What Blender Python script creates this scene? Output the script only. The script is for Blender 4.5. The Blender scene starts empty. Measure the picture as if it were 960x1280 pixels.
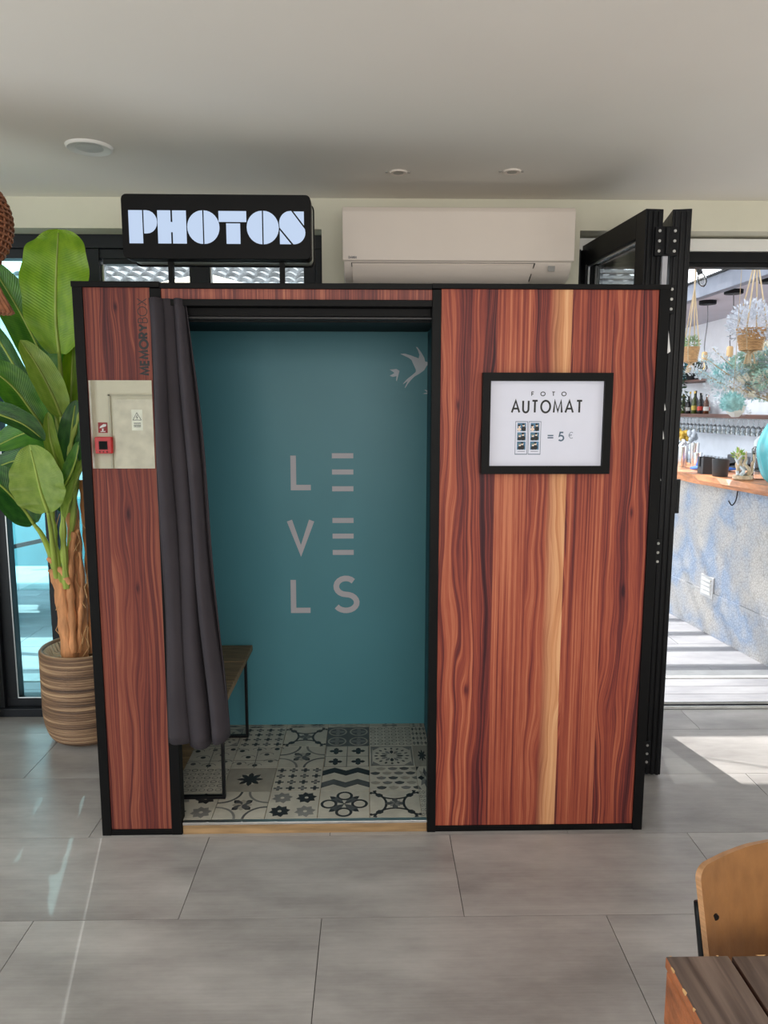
import bpy, bmesh, math, random
from mathutils import Vector, Matrix
random.seed(7)
PI = math.pi
C = bpy.context.scene.collection
SC = bpy.context.scene

# ------------------------------------------------------------------ camera
F_PX, PITCH, YAW, ROLL, CAM_H = 920.2, .1407, .0164, .0011, 1.5908
fw = Vector((math.sin(YAW)*math.cos(PITCH), math.cos(YAW)*math.cos(PITCH), -math.sin(PITCH)))
rt0 = Vector((math.cos(YAW), -math.sin(YAW), 0)); up0 = rt0.cross(fw)
rt = rt0*math.cos(ROLL) + up0*math.sin(ROLL); up = -rt0*math.sin(ROLL) + up0*math.cos(ROLL)
cam_d = bpy.data.cameras.new('camera'); cam = bpy.data.objects.new('camera', cam_d); C.objects.link(cam)
cam.matrix_world = Matrix(((rt.x, up.x, -fw.x, 0), (rt.y, up.y, -fw.y, 0), (rt.z, up.z, -fw.z, CAM_H), (0, 0, 0, 1)))
cam_d.sensor_fit = 'VERTICAL'; cam_d.sensor_height = 24; cam_d.lens = 24*F_PX/1280
cam_d.clip_start = .02; cam_d.clip_end = 200
SC.camera = cam
def at(u, v, y):                       # a point seen at pixel (u, v), at real depth y
    d = fw*F_PX + rt*(u-480) - up*(v-640)
    return Vector((0, 0, CAM_H)) + d*(y/d.y)

# ------------------------------------------------------------------ light
SC.view_settings.view_transform = 'Standard'; SC.view_settings.look = 'None'
SC.view_settings.gamma = 1; SC.view_settings.use_curve_mapping = False
SC.view_settings.exposure = 0.0
w = bpy.data.worlds.new('sky'); SC.world = w; w.use_nodes = True
bg = w.node_tree.nodes['Background']; bg.inputs[0].default_value = (.90, .95, 1, 1); bg.inputs[1].default_value = 5.0
def lamp(name, kind, energy, color=(1, 1, 1)):
    l = bpy.data.lights.new(name, kind); l.energy = energy; l.color = color
    o = bpy.data.objects.new(name, l); C.objects.link(o); return o
SUN_AZ = Vector((.24, -1)).normalized(); SUN_EL = math.radians(47)
sun = lamp('sun', 'SUN', 7.0, (1, .97, .92)); sun.data.angle = .006
sd = Vector((SUN_AZ.x*math.cos(SUN_EL), SUN_AZ.y*math.cos(SUN_EL), -math.sin(SUN_EL)))
sun.rotation_euler = sd.to_track_quat('-Z', 'Y').to_euler()
def area_light(name, loc, direction, sx, sz, e, col):
    o = lamp(name, 'AREA', e, col); o.data.shape = 'RECTANGLE'; o.data.size = sx; o.data.size_y = sz
    o.location = loc; o.rotation_euler = Vector(direction).to_track_quat('-Z', 'Z').to_euler(); return o
area_light('daylight_front_window', (-.5, -1.9, 1.75), (0, 1, -.12), 4.4, 1.45, 110, (1, .98, .96))
area_light('fill_side', (3.3, .9, 1.4), (-1, 0, 0), 3.4, 2.0, 34, (.95, .98, 1))  # added fill lamp on the right; the wall behind it is closed
area_light('fill_left', (-3.1, 1.2, 1.3), (1, 0, 0), 3.0, 2.0, 60, (.86, .95, 1))  # added bluish fill from the left, no opening modelled there

# ------------------------------------------------------------------ materials
def newmat(name):
    m = bpy.data.materials.new(name); m.use_nodes = True
    nt = m.node_tree; b = nt.nodes['Principled BSDF']; return m, nt, b
def nd(nt, t, **kw):
    n = nt.nodes.new(t)
    for k, v in kw.items():
        if k.startswith('i_'): n.inputs[int(k[2:]) if k[2:].isdigit() else k[2:]].default_value = v
        else: setattr(n, k, v)
    return n
def ramp(nt, src, stops):
    r = nt.nodes.new('ShaderNodeValToRGB'); e = r.color_ramp.elements
    while len(e) < len(stops): e.new(.5)
    for q, (p, c) in zip(e, stops):
        q.position = p; q.color = (*c, 1)
    nt.links.new(src, r.inputs[0]); return r
def srgb(r, g, b): return tuple(((c/255+.055)/1.055)**2.4 if c > 10 else c/255/12.92 for c in (r, g, b))
def M(name, col, rough=.5, metal=0, vary=.12, scale=9, bump=0, stretch=(1, 1, 1), emit=None, spec=.5, fine=0):
    m, nt, b = newmat(name); L = nt.links.new
    tc = nd(nt, 'ShaderNodeTexCoord'); mp = nd(nt, 'ShaderNodeMapping'); mp.inputs['Scale'].default_value = stretch
    L(tc.outputs['Object'], mp.inputs[0])
    n = nd(nt, 'ShaderNodeTexNoise'); n.inputs['Scale'].default_value = scale; n.inputs['Detail'].default_value = 5
    L(mp.outputs[0], n.inputs['Vector'])
    lo = tuple(c*(1-vary) for c in col); hi = tuple(min(1, c*(1+vary)) for c in col)
    r = ramp(nt, n.outputs['Fac'], [(.3, lo), (.7, hi)]); L(r.outputs[0], b.inputs['Base Color'])
    b.inputs['Roughness'].default_value = rough; b.inputs['Metallic'].default_value = metal
    b.inputs['Specular IOR Level'].default_value = spec
    if bump:
        bp = nd(nt, 'ShaderNodeBump'); bp.inputs['Strength'].default_value = bump; bp.inputs['Distance'].default_value = .004
        n2 = nd(nt, 'ShaderNodeTexNoise'); n2.inputs['Scale'].default_value = fine or scale*6; n2.inputs['Detail'].default_value = 6
        L(mp.outputs[0], n2.inputs['Vector']); L(n2.outputs['Fac'], bp.inputs['Height']); L(bp.outputs[0], b.inputs['Normal'])
    if emit:
        b.inputs['Emission Color'].default_value = (*col, 1); b.inputs['Emission Strength'].default_value = emit
    return m

def laminate(name, stops, seed, staves, x0, wd, pale=None, knots=(), kx=17):
    """wood print made of glued staves: staves = [(start fraction, waviness 0..1, darkness, seed)]"""
    m, nt, b = newmat(name); L = nt.links.new
    def math_(op, a, b2=None, c=None):
        n = nd(nt, 'ShaderNodeMath', operation=op)
        for k, q in enumerate((a, b2, c)):
            if q is None: continue
            if isinstance(q, (int, float)): n.inputs[k].default_value = q
            else: L(q, n.inputs[k])
        return n.outputs[0]
    tc = nd(nt, 'ShaderNodeTexCoord'); sep = nd(nt, 'ShaderNodeSeparateXYZ'); L(tc.outputs['Object'], sep.inputs[0])
    X, Z = sep.outputs[0], sep.outputs[2]
    fx = math_('MULTIPLY_ADD', X, 1/wd, -x0/wd)
    r = nd(nt, 'ShaderNodeValToRGB'); r.color_ramp.interpolation = 'CONSTANT'; e = r.color_ramp.elements
    while len(e) < len(staves): e.new(.5)
    for q, (p, wv, dk, sdv) in zip(e, staves): q.position = p; q.color = (wv, dk, sdv, 1)
    L(fx, r.inputs[0]); sr = nd(nt, 'ShaderNodeSeparateColor'); L(r.outputs[0], sr.inputs[0])
    WV, DK, SD = sr.outputs[0], sr.outputs[1], sr.outputs[2]
    def noise(x, z, kx_, kz, det, rough=.6):
        cb = nd(nt, 'ShaderNodeCombineXYZ'); L(math_('MULTIPLY', x, kx_), cb.inputs[0]); L(math_('MULTIPLY_ADD', SD, 37.0, seed), cb.inputs[1]); L(math_('MULTIPLY', z, kz), cb.inputs[2])
        n = nd(nt, 'ShaderNodeTexNoise'); n.inputs['Scale'].default_value = 1; n.inputs['Detail'].default_value = det; n.inputs['Roughness'].default_value = rough
        L(cb.outputs[0], n.inputs['Vector']); return n.outputs['Fac']
    wA = math_('SUBTRACT', noise(X, Z, 5, 1.25, 2), .5); wB = math_('SUBTRACT', noise(X, Z, 16, 4, 1), .5)
    warp = math_('ADD', math_('MULTIPLY', wA, .15), math_('MULTIPLY', wB, .018))
    ax = math_('ADD', X, math_('MULTIPLY', warp, math_('MULTIPLY_ADD', WV, 1.0, .045)))
    spot = None
    for (kx0, kz0, kr, kl) in knots:
        dx = math_('MULTIPLY', math_('SUBTRACT', X, kx0), 1/kr); dz = math_('MULTIPLY', math_('SUBTRACT', Z, kz0), 1/kl)
        g = math_('POWER', 2.718, math_('MULTIPLY', math_('ADD', math_('MULTIPLY', dx, dx), math_('MULTIPLY', dz, dz)), -1.0))
        ax = math_('ADD', ax, math_('MULTIPLY', math_('MULTIPLY', dx, g), -kr*.75))
        g4 = math_('POWER', g, 5.0); spot = g4 if spot is None else math_('ADD', spot, g4)
    a = noise(ax, Z, kx, .35, 3); c = noise(ax, Z, kx*6.5, .6, 6, .68); f = noise(ax, Z, 420, 12, 2)
    v = math_('MULTIPLY_ADD', c, .74, math_('MULTIPLY', a, .50))
    v = math_('MULTIPLY_ADD', f, .10, v)
    v = math_('SUBTRACT', v, math_('MULTIPLY', DK, .10))
    if spot: v = math_('SUBTRACT', v, math_('MULTIPLY', spot, .14))
    out = ramp(nt, v, stops).outputs[0]
    if pale:
        xl, xr = pale
        le = math_('SUBTRACT', math_('ADD', X, math_('MULTIPLY', warp, .22)), xl)
        mr = nd(nt, 'ShaderNodeMapRange'); L(le, mr.inputs[0]); mr.inputs[1].default_value = -.012; mr.inputs[2].default_value = .028
        rt_ = math_('LESS_THAN', X, xr); mk = math_('MULTIPLY', mr.outputs[0], rt_)
        r2 = ramp(nt, v, [(.48, srgb(176, 112, 76)), (.60, srgb(206, 146, 104)), (.74, srgb(226, 176, 132))])
        mx = nd(nt, 'ShaderNodeMix', data_type='RGBA'); L(mk, mx.inputs[0]); L(out, mx.inputs[6]); L(r2.outputs[0], mx.inputs[7]); out = mx.outputs[2]
    L(out, b.inputs['Base Color']); b.inputs['Roughness'].default_value = .5; b.inputs['Specular IOR Level'].default_value = .25
    bp = nd(nt, 'ShaderNodeBump'); bp.inputs['Strength'].default_value = .12; bp.inputs['Distance'].default_value = .002
    L(f, bp.inputs['Height']); L(bp.outputs[0], b.inputs['Normal'])
    return m
RED = [(.46, srgb(54, 24, 32)), (.55, srgb(98, 44, 44)), (.62, srgb(134, 62, 52)), (.69, srgb(160, 82, 62)), (.79, srgb(192, 118, 88))]
PUR = [(.46, srgb(52, 26, 32)), (.56, srgb(86, 42, 42)), (.65, srgb(112, 56, 48)), (.74, srgb(138, 78, 62)), (.84, srgb(160, 102, 78))]
lam_r = laminate('red_walnut_laminate', RED, 2.0, [(0, .75, .5, .1), (.26, .02, .0, .3), (.42, .85, .45, .5), (.61, .0, .12, .7), (.79, .7, .5, .9)], .238, .752,
                 (.632, .691), [(.93, 1.22, .014, .045), (.912, .93, .014, .05), (.30, 1.60, .010, .04), (.345, .56, .02, .05)], 16)
lam_l = laminate('dark_red_walnut_laminate', PUR, 9.0, [(0, .15, .1, .2), (.22, .8, .45, .4), (.74, .35, .2, .7)], -.978, .225, None, [(-.87, 1.93, .014, .03), (-.86, 1.22, .016, .05), (-.84, .95, .014, .04)], 19)
lam_h = laminate('header_walnut_laminate', [(p, tuple(min(1, v*1.2+.012) for v in c)) for p, c in PUR], 4.0, [(0, .0, .25, .2), (.3, .0, .1, .5), (.6, .0, .3, .8)], -.715, .922, None, (), 30)

black = M('satin_black_paint', (.0055, .0055, .006), .5, spec=.12)
black_m = M('black_powder_coated_aluminium', (.006, .0065, .008), .42, spec=.2, bump=.05)
anthr = M('anthracite_frame', (.012, .014, .018), .4, spec=.3)
teal = M('teal_board', srgb(80, 142, 156), .42, vary=.03, scale=3, spec=.35)
greyvinyl = M('pale_grey_vinyl', srgb(190, 188, 196), .5, vary=.02)
greyvinyl2 = M('light_grey_vinyl', srgb(196, 204, 214), .5, vary=.02)
cream = M('cream_wall_paint', srgb(216, 212, 194), .8, vary=.03, scale=4, bump=.08, fine=90)
ceil_m = M('off_white_ceiling_paint', srgb(236, 230, 222), .85, vary=.015, scale=2, bump=.06, fine=70)
white = M('white_plastic', (.78, .77, .74), .4, vary=.03)
offwhite = M('warm_white_plastic', srgb(232, 220, 210), .38, vary=.02, scale=3)
steel = M('brushed_steel', (.55, .56, .57), .3, 1, bump=.05)
alu = M('brushed_aluminium', (.62, .62, .62), .4, 1)
ink = M('black_ink', (.012, .012, .014), .6)
inkblue = M('slate_blue_ink', srgb(78, 98, 120), .6)
paper = M('white_paper', srgb(214, 216, 232), .55, vary=.02)
pine = M('golden_pine_batten', srgb(158, 128, 92), .4, vary=.35, scale=3, stretch=(2, 20, 20))
red_p = M('red_plastic', (.62, .02, .025), .35)
cork = M('dark_plaster', (.4, .38, .34), .8)

def floor_mat(name, c1, c2, rough=.32):
    m, nt, b = newmat(name); L = nt.links.new
    tc = nd(nt, 'ShaderNodeTexCoord'); oi = nd(nt, 'ShaderNodeObjectInfo')
    mp = nd(nt, 'ShaderNodeMapping'); mp.inputs['Scale'].default_value = (1.2, 3.2, 1)
    L(tc.outputs['Object'], mp.inputs[0])
    mr = nd(nt, 'ShaderNodeMath', operation='MULTIPLY'); L(oi.outputs['Random'], mr.inputs[0]); mr.inputs[1].default_value = 40
    cb = nd(nt, 'ShaderNodeCombineXYZ'); L(mr.outputs[0], cb.inputs[0]); L(mr.outputs[0], cb.inputs[1]); L(cb.outputs[0], mp.inputs['Location'])
    n = nd(nt, 'ShaderNodeTexNoise'); n.inputs['Scale'].default_value = 1.4; n.inputs['Detail'].default_value = 9; n.inputs['Roughness'].default_value = .62
    L(mp.outputs[0], n.inputs['Vector'])
    mp2 = nd(nt, 'ShaderNodeMapping'); mp2.inputs['Scale'].default_value = (2, 90, 1); L(tc.outputs['Object'], mp2.inputs[0]); L(cb.outputs[0], mp2.inputs['Location'])
    n2 = nd(nt, 'ShaderNodeTexNoise'); n2.inputs['Scale'].default_value = 1.5; n2.inputs['Detail'].default_value = 4; L(mp2.outputs[0], n2.inputs['Vector'])
    ma = nd(nt, 'ShaderNodeMath', operation='MULTIPLY_ADD'); L(n2.outputs['Fac'], ma.inputs[0]); ma.inputs[1].default_value = .14
    L(n.outputs['Fac'], ma.inputs[2])
    r = ramp(nt, ma.outputs[0], [(.38, c1), (.78, c2)]); L(r.outputs[0], b.inputs['Base Color'])
    b.inputs['Roughness'].default_value = rough
    bp = nd(nt, 'ShaderNodeBump'); bp.inputs['Strength'].default_value = .12; bp.inputs['Distance'].default_value = .002
    L(n2.outputs['Fac'], bp.inputs['Height']); L(bp.outputs[0], b.inputs['Normal'])
    return m
tile_m = floor_mat('grey_porcelain', srgb(134, 130, 128), srgb(182, 178, 175), .34)
terrace_m = floor_mat('pale_terrace_porcelain', srgb(128, 128, 134), srgb(166, 166, 170), .6)
grout = M('dark_grout', (.05, .048, .045), .9)
soil_g = M('sandy_ground', srgb(170, 165, 155), .9)

def glass_mat(name, tint, refl=.5, rough=0):
    m, nt, b = newmat(name); nt.nodes.remove(b); L = nt.links.new
    out = nt.nodes['Material Output']; t = nd(nt, 'ShaderNodeBsdfTransparent'); t.inputs[0].default_value = (*tint, 1)
    g = nd(nt, 'ShaderNodeBsdfGlossy'); g.inputs['Roughness'].default_value = rough
    fr = nd(nt, 'ShaderNodeFresnel'); fr.inputs[0].default_value = 1.45
    mu = nd(nt, 'ShaderNodeMath', operation='MULTIPLY'); L(fr.outputs[0], mu.inputs[0]); mu.inputs[1].default_value = refl
    mx = nd(nt, 'ShaderNodeMixShader'); L(mu.outputs[0], mx.inputs[0]); L(t.outputs[0], mx.inputs[1]); L(g.outputs[0], mx.inputs[2])
    L(mx.outputs[0], out.inputs[0]); return m
glass_teal = glass_mat('teal_tinted_glass', (.64, .89, .92), .8)
glass_clear = glass_mat('clear_glass', (.90, .94, .94), .8)
glass_jar = glass_mat('drinking_glass', (.90, .93, .95), 2.6)

def leaf_mat(name, dark, light, trans, seed=0):
    m, nt, b = newmat(name); L = nt.links.new
    uv = nd(nt, 'ShaderNodeUVMap'); sep = nd(nt, 'ShaderNodeSeparateXYZ'); L(uv.outputs[0], sep.inputs[0])
    s = nd(nt, 'ShaderNodeMath', operation='SUBTRACT'); L(sep.outputs[0], s.inputs[0]); s.inputs[1].default_value = .5
    ab = nd(nt, 'ShaderNodeMath', operation='ABSOLUTE'); L(s.outputs[0], ab.inputs[0])
    vv = nd(nt, 'ShaderNodeMath', operation='MULTIPLY_ADD'); L(ab.outputs[0], vv.inputs[0]); vv.inputs[1].default_value = -.22; L(sep.outputs[1], vv.inputs[2])
    k = nd(nt, 'ShaderNodeMath', operation='MULTIPLY'); L(vv.outputs[0], k.inputs[0]); k.inputs[1].default_value = 330
    si = nd(nt, 'ShaderNodeMath', operation='SINE'); L(k.outputs[0], si.inputs[0])
    n = nd(nt, 'ShaderNodeTexNoise'); n.inputs['Scale'].default_value = 7; L(uv.outputs[0], n.inputs['Vector'])
    ma = nd(nt, 'ShaderNodeMath', operation='MULTIPLY_ADD'); L(si.outputs[0], ma.inputs[0]); ma.inputs[1].default_value = .045; L(n.outputs['Fac'], ma.inputs[2])
    r = ramp(nt, ma.outputs[0], [(.35, dark), (.7, light)])
    rib = nd(nt, 'ShaderNodeMapRange'); L(ab.outputs[0], rib.inputs[0]); rib.inputs[1].default_value = .02; rib.inputs[2].default_value = .008
    mx = nd(nt, 'ShaderNodeMix', data_type='RGBA'); L(rib.outputs[0], mx.inputs[0]); L(r.outputs[0], mx.inputs[6]); mx.inputs[7].default_value = (*[min(1, c*1.6+.05) for c in light], 1)
    L(mx.outputs[2], b.inputs['Base Color']); b.inputs['Roughness'].default_value = .30
    bp = nd(nt, 'ShaderNodeBump'); bp.inputs['Strength'].default_value = .30; bp.inputs['Distance'].default_value = .002
    L(si.outputs[0], bp.inputs['Height']); L(bp.outputs[0], b.inputs['Normal'])
    tr = nd(nt, 'ShaderNodeBsdfTranslucent'); hs = nd(nt, 'ShaderNodeHueSaturation'); hs.inputs['Value'].default_value = 1.7; hs.inputs['Saturation'].default_value = 1.1
    L(mx.outputs[2], hs.inputs['Color']); L(hs.outputs[0], tr.inputs[0])
    ms = nd(nt, 'ShaderNodeMixShader'); ms.inputs[0].default_value = trans; L(b.outputs[0], ms.inputs[1]); L(tr.outputs[0], ms.inputs[2])
    L(ms.outputs[0], nt.nodes['Material Output'].inputs[0]); return m
leaf_b = leaf_mat('bright_banana_leaf', (.17, .31, .015), (.27, .42, .03), .42)
leaf_o = leaf_mat('olive_banana_leaf', (.20, .31, .045), (.30, .41, .075), .25)
leaf_d = leaf_mat('dark_banana_leaf', (.02, .085, .02), (.05, .16, .03), .2)
leaf_g = leaf_mat('green_banana_leaf', (.05, .16, .02), (.10, .25, .03), .28)
trunk_m = M('peeling_banana_bark', srgb(206, 144, 98), .75, vary=.42, scale=9, stretch=(4, 4, .7), bump=.9, fine=30)
stalk_m = M('green_leaf_stalk', srgb(150, 168, 74), .5, vary=.3, scale=5)

# ------------------------------------------------------------------ mesh helpers
class MB:
    def __init__(s): s.v = []; s.f = []; s.m = []; s.uv = None
    def add(s, vs, fs, mi=0):
        o = len(s.v); s.v += [tuple(p) for p in vs]; s.f += [tuple(o+i for i in f) for f in fs]; s.m += [mi]*len(fs); return s
    def box(s, x0, x1, y0, y1, z0, z1, mi=0):
        vs = [(x, y, z) for x in (x0, x1) for y in (y0, y1) for z in (z0, z1)]
        return s.add(vs, [(0, 1, 3, 2), (4, 6, 7, 5), (0, 4, 5, 1), (2, 3, 7, 6), (0, 2, 6, 4), (1, 5, 7, 3)], mi)
    def obox(s, a, b, wd, th, upv=(0, 0, 1), mi=0):      # bar from a to b
        a = Vector(a); b = Vector(b); t = (b-a).normalized(); u = Vector(upv)
        sd_ = t.cross(u)
        if sd_.length < 1e-4: sd_ = t.cross(Vector((1, 0, 0)))
        sd_.normalize(); u = sd_.cross(t)
        vs = [p + sd_*(i*wd/2) + u*(j*th/2) for p in (a, b) for i in (-1, 1) for j in (-1, 1)]
        return s.add(vs, [(0, 1, 3, 2), (4, 6, 7, 5), (0, 4, 5, 1), (2, 3, 7, 6), (0, 2, 6, 4), (1, 5, 7, 3)], mi)
    def prism(s, pts, f, th, mi=0):                      # polygon (2D) -> f(x, y, d) in 3D, thickness th
        n = len(pts); vs = [f(x, y, 0) for x, y in pts] + [f(x, y, th) for x, y in pts]
        return s.add(vs, [tuple(range(n)), tuple(range(2*n-1, n-1, -1))] + [(i, i+n, (i+1) % n+n, (i+1) % n) for i in range(n)], mi)
    def tube(s, pts, r, n=8, mi=0, cap=True):
        pts = [Vector(p) for p in pts]; rs = r if isinstance(r, (list, tuple)) else [r]*len(pts)
        vs = []; fs = []; ref = None
        for i, p in enumerate(pts):
            t = (pts[min(i+1, len(pts)-1)] - pts[max(i-1, 0)]).normalized()
            if ref is None: ref = t.cross(Vector((0, 0, 1))) if abs(t.z) < .9 else t.cross(Vector((1, 0, 0)))
            ref = (ref - t*ref.dot(t)).normalized(); q = t.cross(ref)
            vs += [p + (ref*math.cos(2*PI*k/n) + q*math.sin(2*PI*k/n))*rs[i] for k in range(n)]
        for i in range(len(pts)-1):
            for k in range(n): fs.append((i*n+k, i*n+(k+1) % n, (i+1)*n+(k+1) % n, (i+1)*n+k))
        if cap: fs += [tuple(range(n-1, -1, -1)), tuple(range((len(pts)-1)*n, len(pts)*n))]
        return s.add(vs, fs, mi)
    def lathe(s, prof, c=(0, 0, 0), n=24, mi=0, sy=1, cap=True):
        vs = []; fs = []
        for r, z in prof: vs += [(c[0]+r*math.cos(2*PI*k/n), c[1]+r*math.sin(2*PI*k/n)*sy, c[2]+z) for k in range(n)]
        for i in range(len(prof)-1):
            for k in range(n): fs.append((i*n+k, i*n+(k+1) % n, (i+1)*n+(k+1) % n, (i+1)*n+k))
        if cap and prof[0][0] > .002: fs.append(tuple(range(n-1, -1, -1)))
        if cap and prof[-1][0] > .002: fs.append(tuple(range((len(prof)-1)*n, len(prof)*n)))
        return s.add(vs, fs, mi)
    def grid(s, pts, mi=0):                              # rows of points
        h = len(pts); wd = len(pts[0])
        return s.add([p for row in pts for p in row], [(i*wd+j, i*wd+j+1, (i+1)*wd+j+1, (i+1)*wd+j) for i in range(h-1) for j in range(wd-1)], mi)
    def mesh(s, name, mats):
        me = bpy.data.meshes.new(name); me.from_pydata(s.v, [], s.f)
        for m in (mats if isinstance(mats, (list, tuple)) else [mats]): me.materials.append(m)
        me.polygons.foreach_set('material_index', s.m); return me
    def build(s, name, mats, parent=None, smooth=False, loc=None, bevel=0, solid=0):
        me = s.mesh(name, mats)
        if smooth: me.polygons.foreach_set('use_smooth', [True]*len(me.polygons))
        o = bpy.data.objects.new(name, me); C.objects.link(o)
        if parent: o.parent = parent
        if loc: o.location = loc
        if smooth and smooth != 'all':
            bm = bmesh.new(); bm.from_mesh(me); bmesh.ops.remove_doubles(bm, verts=bm.verts, dist=1e-5)
            bmesh.ops.recalc_face_normals(bm, faces=bm.faces)
            for e in bm.edges:
                if len(e.link_faces) == 2 and e.calc_face_angle(0) > .7: e.smooth = False
            bm.to_mesh(me); bm.free()
        if bevel:
            b = o.modifiers.new('bevel', 'BEVEL'); b.width = bevel; b.segments = 2; b.limit_method = 'ANGLE'
        if solid:
            b = o.modifiers.new('solid', 'SOLIDIFY'); b.thickness = solid; b.offset = 0
        return o
def tag(o, label=None, cat=None, group=None, kind=None):
    if label: o['label'] = label
    if cat: o['category'] = cat
    if group: o['group'] = group
    if kind: o['kind'] = kind
    return o
def empty(name, loc=(0, 0, 0), label=None, cat=None, group=None, rz=0, kind=None):
    o = bpy.data.objects.new(name, None); C.objects.link(o); o.location = loc; o.rotation_euler = (0, 0, rz); o.empty_display_size = .05
    return tag(o, label, cat, group, kind)
def struct(name, mb, mats, parent=None, **k):
    o = mb.build(name, mats, parent, **k)
    if not parent: o['kind'] = 'structure'
    return o
def copy_tree(o, parent=None):
    c = o.copy(); C.objects.link(c); c.parent = parent
    for ch in list(o.children): copy_tree(ch, c)
    return c
def spline(pts, n):
    pts = [Vector(p) for p in pts]; P = [pts[0]*2-pts[1]] + pts + [pts[-1]*2-pts[-2]]; out = []
    for i in range(len(pts)-1):
        a, b, c, d = P[i:i+4]
        for k in range(n):
            t = k/n; out.append(.5*((2*b)+(c-a)*t+(2*a-5*b+4*c-d)*t*t+(3*b-a-3*c+d)*t**3))
    return out+[pts[-1]]
def arc(cx, cy, rx, ry, a0, a1, n=12):
    return [(cx+rx*math.cos(math.radians(a0+(a1-a0)*i/n)), cy+ry*math.sin(math.radians(a0+(a1-a0)*i/n))) for i in range(n+1)]

# ------------------------------------------------------------------ lettering: every glyph is drawn with strokes
G = {
 'L': (.5, [[(0, 1), (0, 0), (.5, 0)]]), 'V': (.78, [[(0, 1), (.39, 0), (.78, 1)]]),
 'S': (.56, [arc(.28, .75, .25, .25, 40, 270, 12) + arc(.28, .25, .28, .25, 90, -150, 14)[1:]]),
 'A': (.8, [[(0, 0), (.4, 1), (.8, 0)], [(.14, .33), (.66, .33)]]),
 'U': (.58, [[(0, 1), (0, .29)] + arc(.29, .29, .29, .29, 180, 360, 12)[1:] + [(.58, 1)]]),
 'T': (.56, [[(0, 1), (.56, 1)], [(.28, 1), (.28, 0)]]), 'O': (.96, [arc(.48, .5, .48, .5, 90, 450, 28)]),
 'M': (.86, [[(0, 0), (.1, 1), (.43, .1), (.76, 1), (.86, 0)]]),
 'F': (.44, [[(.44, 1), (0, 1), (0, 0)], [(0, .5), (.38, .5)]]),
 'E': (.46, [[(.46, 1), (0, 1), (0, 0), (.46, 0)], [(0, .5), (.42, .5)]]),
 'R': (.5, [[(0, 0), (0, 1)] + [(.26, 1)] + arc(.26, .74, .24, .26, 90, -90, 10)[1:] + [(0, .48)], [(.22, .48), (.5, 0)]]),
 'Y': (.7, [[(0, 1), (.35, .45), (.7, 1)], [(.35, .45), (.35, 0)]]),
 'B': (.52, [[(0, 0), (0, 1), (.26, 1)] + arc(.26, .76, .2, .24, 90, -90, 8)[1:] + [(0, .52)], [(.26, .52)] + arc(.26, .26, .26, .26, 90, -90, 8)[1:] + [(0, 0)]]),
 'X': (.66, [[(0, 1), (.66, 0)], [(.66, 1), (0, 0)]]),
 '5': (.56, [[(.5, 1), (.16, 1), (.08, .56)] + arc(.25, .31, .29, .31, 120, -140, 14)]),
 '=': (.6, [[(0, .62), (.6, .62)], [(0, .36), (.6, .36)]]),
 '€': (.62, [arc(.42, .5, .34, .5, 50, 310, 16), [(0, .6), (.5, .6)], [(0, .4), (.46, .4)]]),
 'D': (.6, [[(0, 0), (0, 1), (.2, 1)] + arc(.2, .5, .4, .5, 90, -90, 10)[1:] + [(0, 0)]]), 'I': (.02, [[(0, 0), (0, 1)]]),
 'K': (.5, [[(0, 0), (0, 1)], [(.5, 1), (0, .45)], [(.16, .6), (.5, 0)]]), 'N': (.6, [[(0, 0), (0, 1), (.6, 0), (.6, 1)]]),
 'l': (.46, [[(0, 1), (.46, 1)]]), 'C': (.8, [arc(.48, .5, .44, .5, 50, 310, 16)]), ' ': (.4, []), 'Z': (.5, [[(0, 1), (.5, 1), (0, 0), (.5, 0)]]),
 'G': (.85, [arc(.46, .5, .44, .5, 45, 330, 16) + [(.86, .45), (.5, .45)]]), 'P': (.5, [[(0, 0), (0, 1), (.26, 1)] + arc(.26, .74, .24, .26, 90, -90, 10)[1:] + [(0, .48)]]),
}
def ribbon(mb, pl, wd, f, d, mi=0):
    P = [Vector(p) for p in pl]; closed = (P[0]-P[-1]).length < 1e-4
    if closed: P = P[:-1]
    n = len(P); A = []; B = []
    for i, p in enumerate(P):
        e0 = (p-P[i-1]) if (i > 0 or closed) else None; e1 = (P[(i+1) % n]-p) if (i < n-1 or closed) else None
        if e0 is None: e0 = e1
        if e1 is None: e1 = e0
        e0 = e0.normalized(); e1 = e1.normalized(); n0 = Vector((-e0.y, e0.x)); n1 = Vector((-e1.y, e1.x)); m = (n0+n1)
        if m.length < 1e-3: m = n0
        m.normalize(); k = min(1/max(m.dot(n0), .3), 2.2)*wd/2; A.append(p+m*k); B.append(p-m*k)
    r = range(n if closed else n-1)
    vs = [f(q.x, q.y, d) for q in A] + [f(q.x, q.y, d) for q in B]
    mb.add(vs, [(i, (i+1) % n, n+(i+1) % n, n+i) for i in r], mi)
def text(mb, s, h, stroke, gap, f, wx=1, mi=0, x0=0):
    x = x0
    for ch in s:
        adv, st = G[ch]
        for i, pl in enumerate(st):
            ribbon(mb, [(x+px*h*wx, stroke/2+py*(h-stroke)) for px, py in pl], stroke, f, 0 if i % 2 == 0 else .00004, mi)
        x += adv*h*wx+gap
    return x-gap
def text_w(s, h, gap, wx=1): return sum(G[c][0]*h*wx+gap for c in s)-gap

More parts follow.
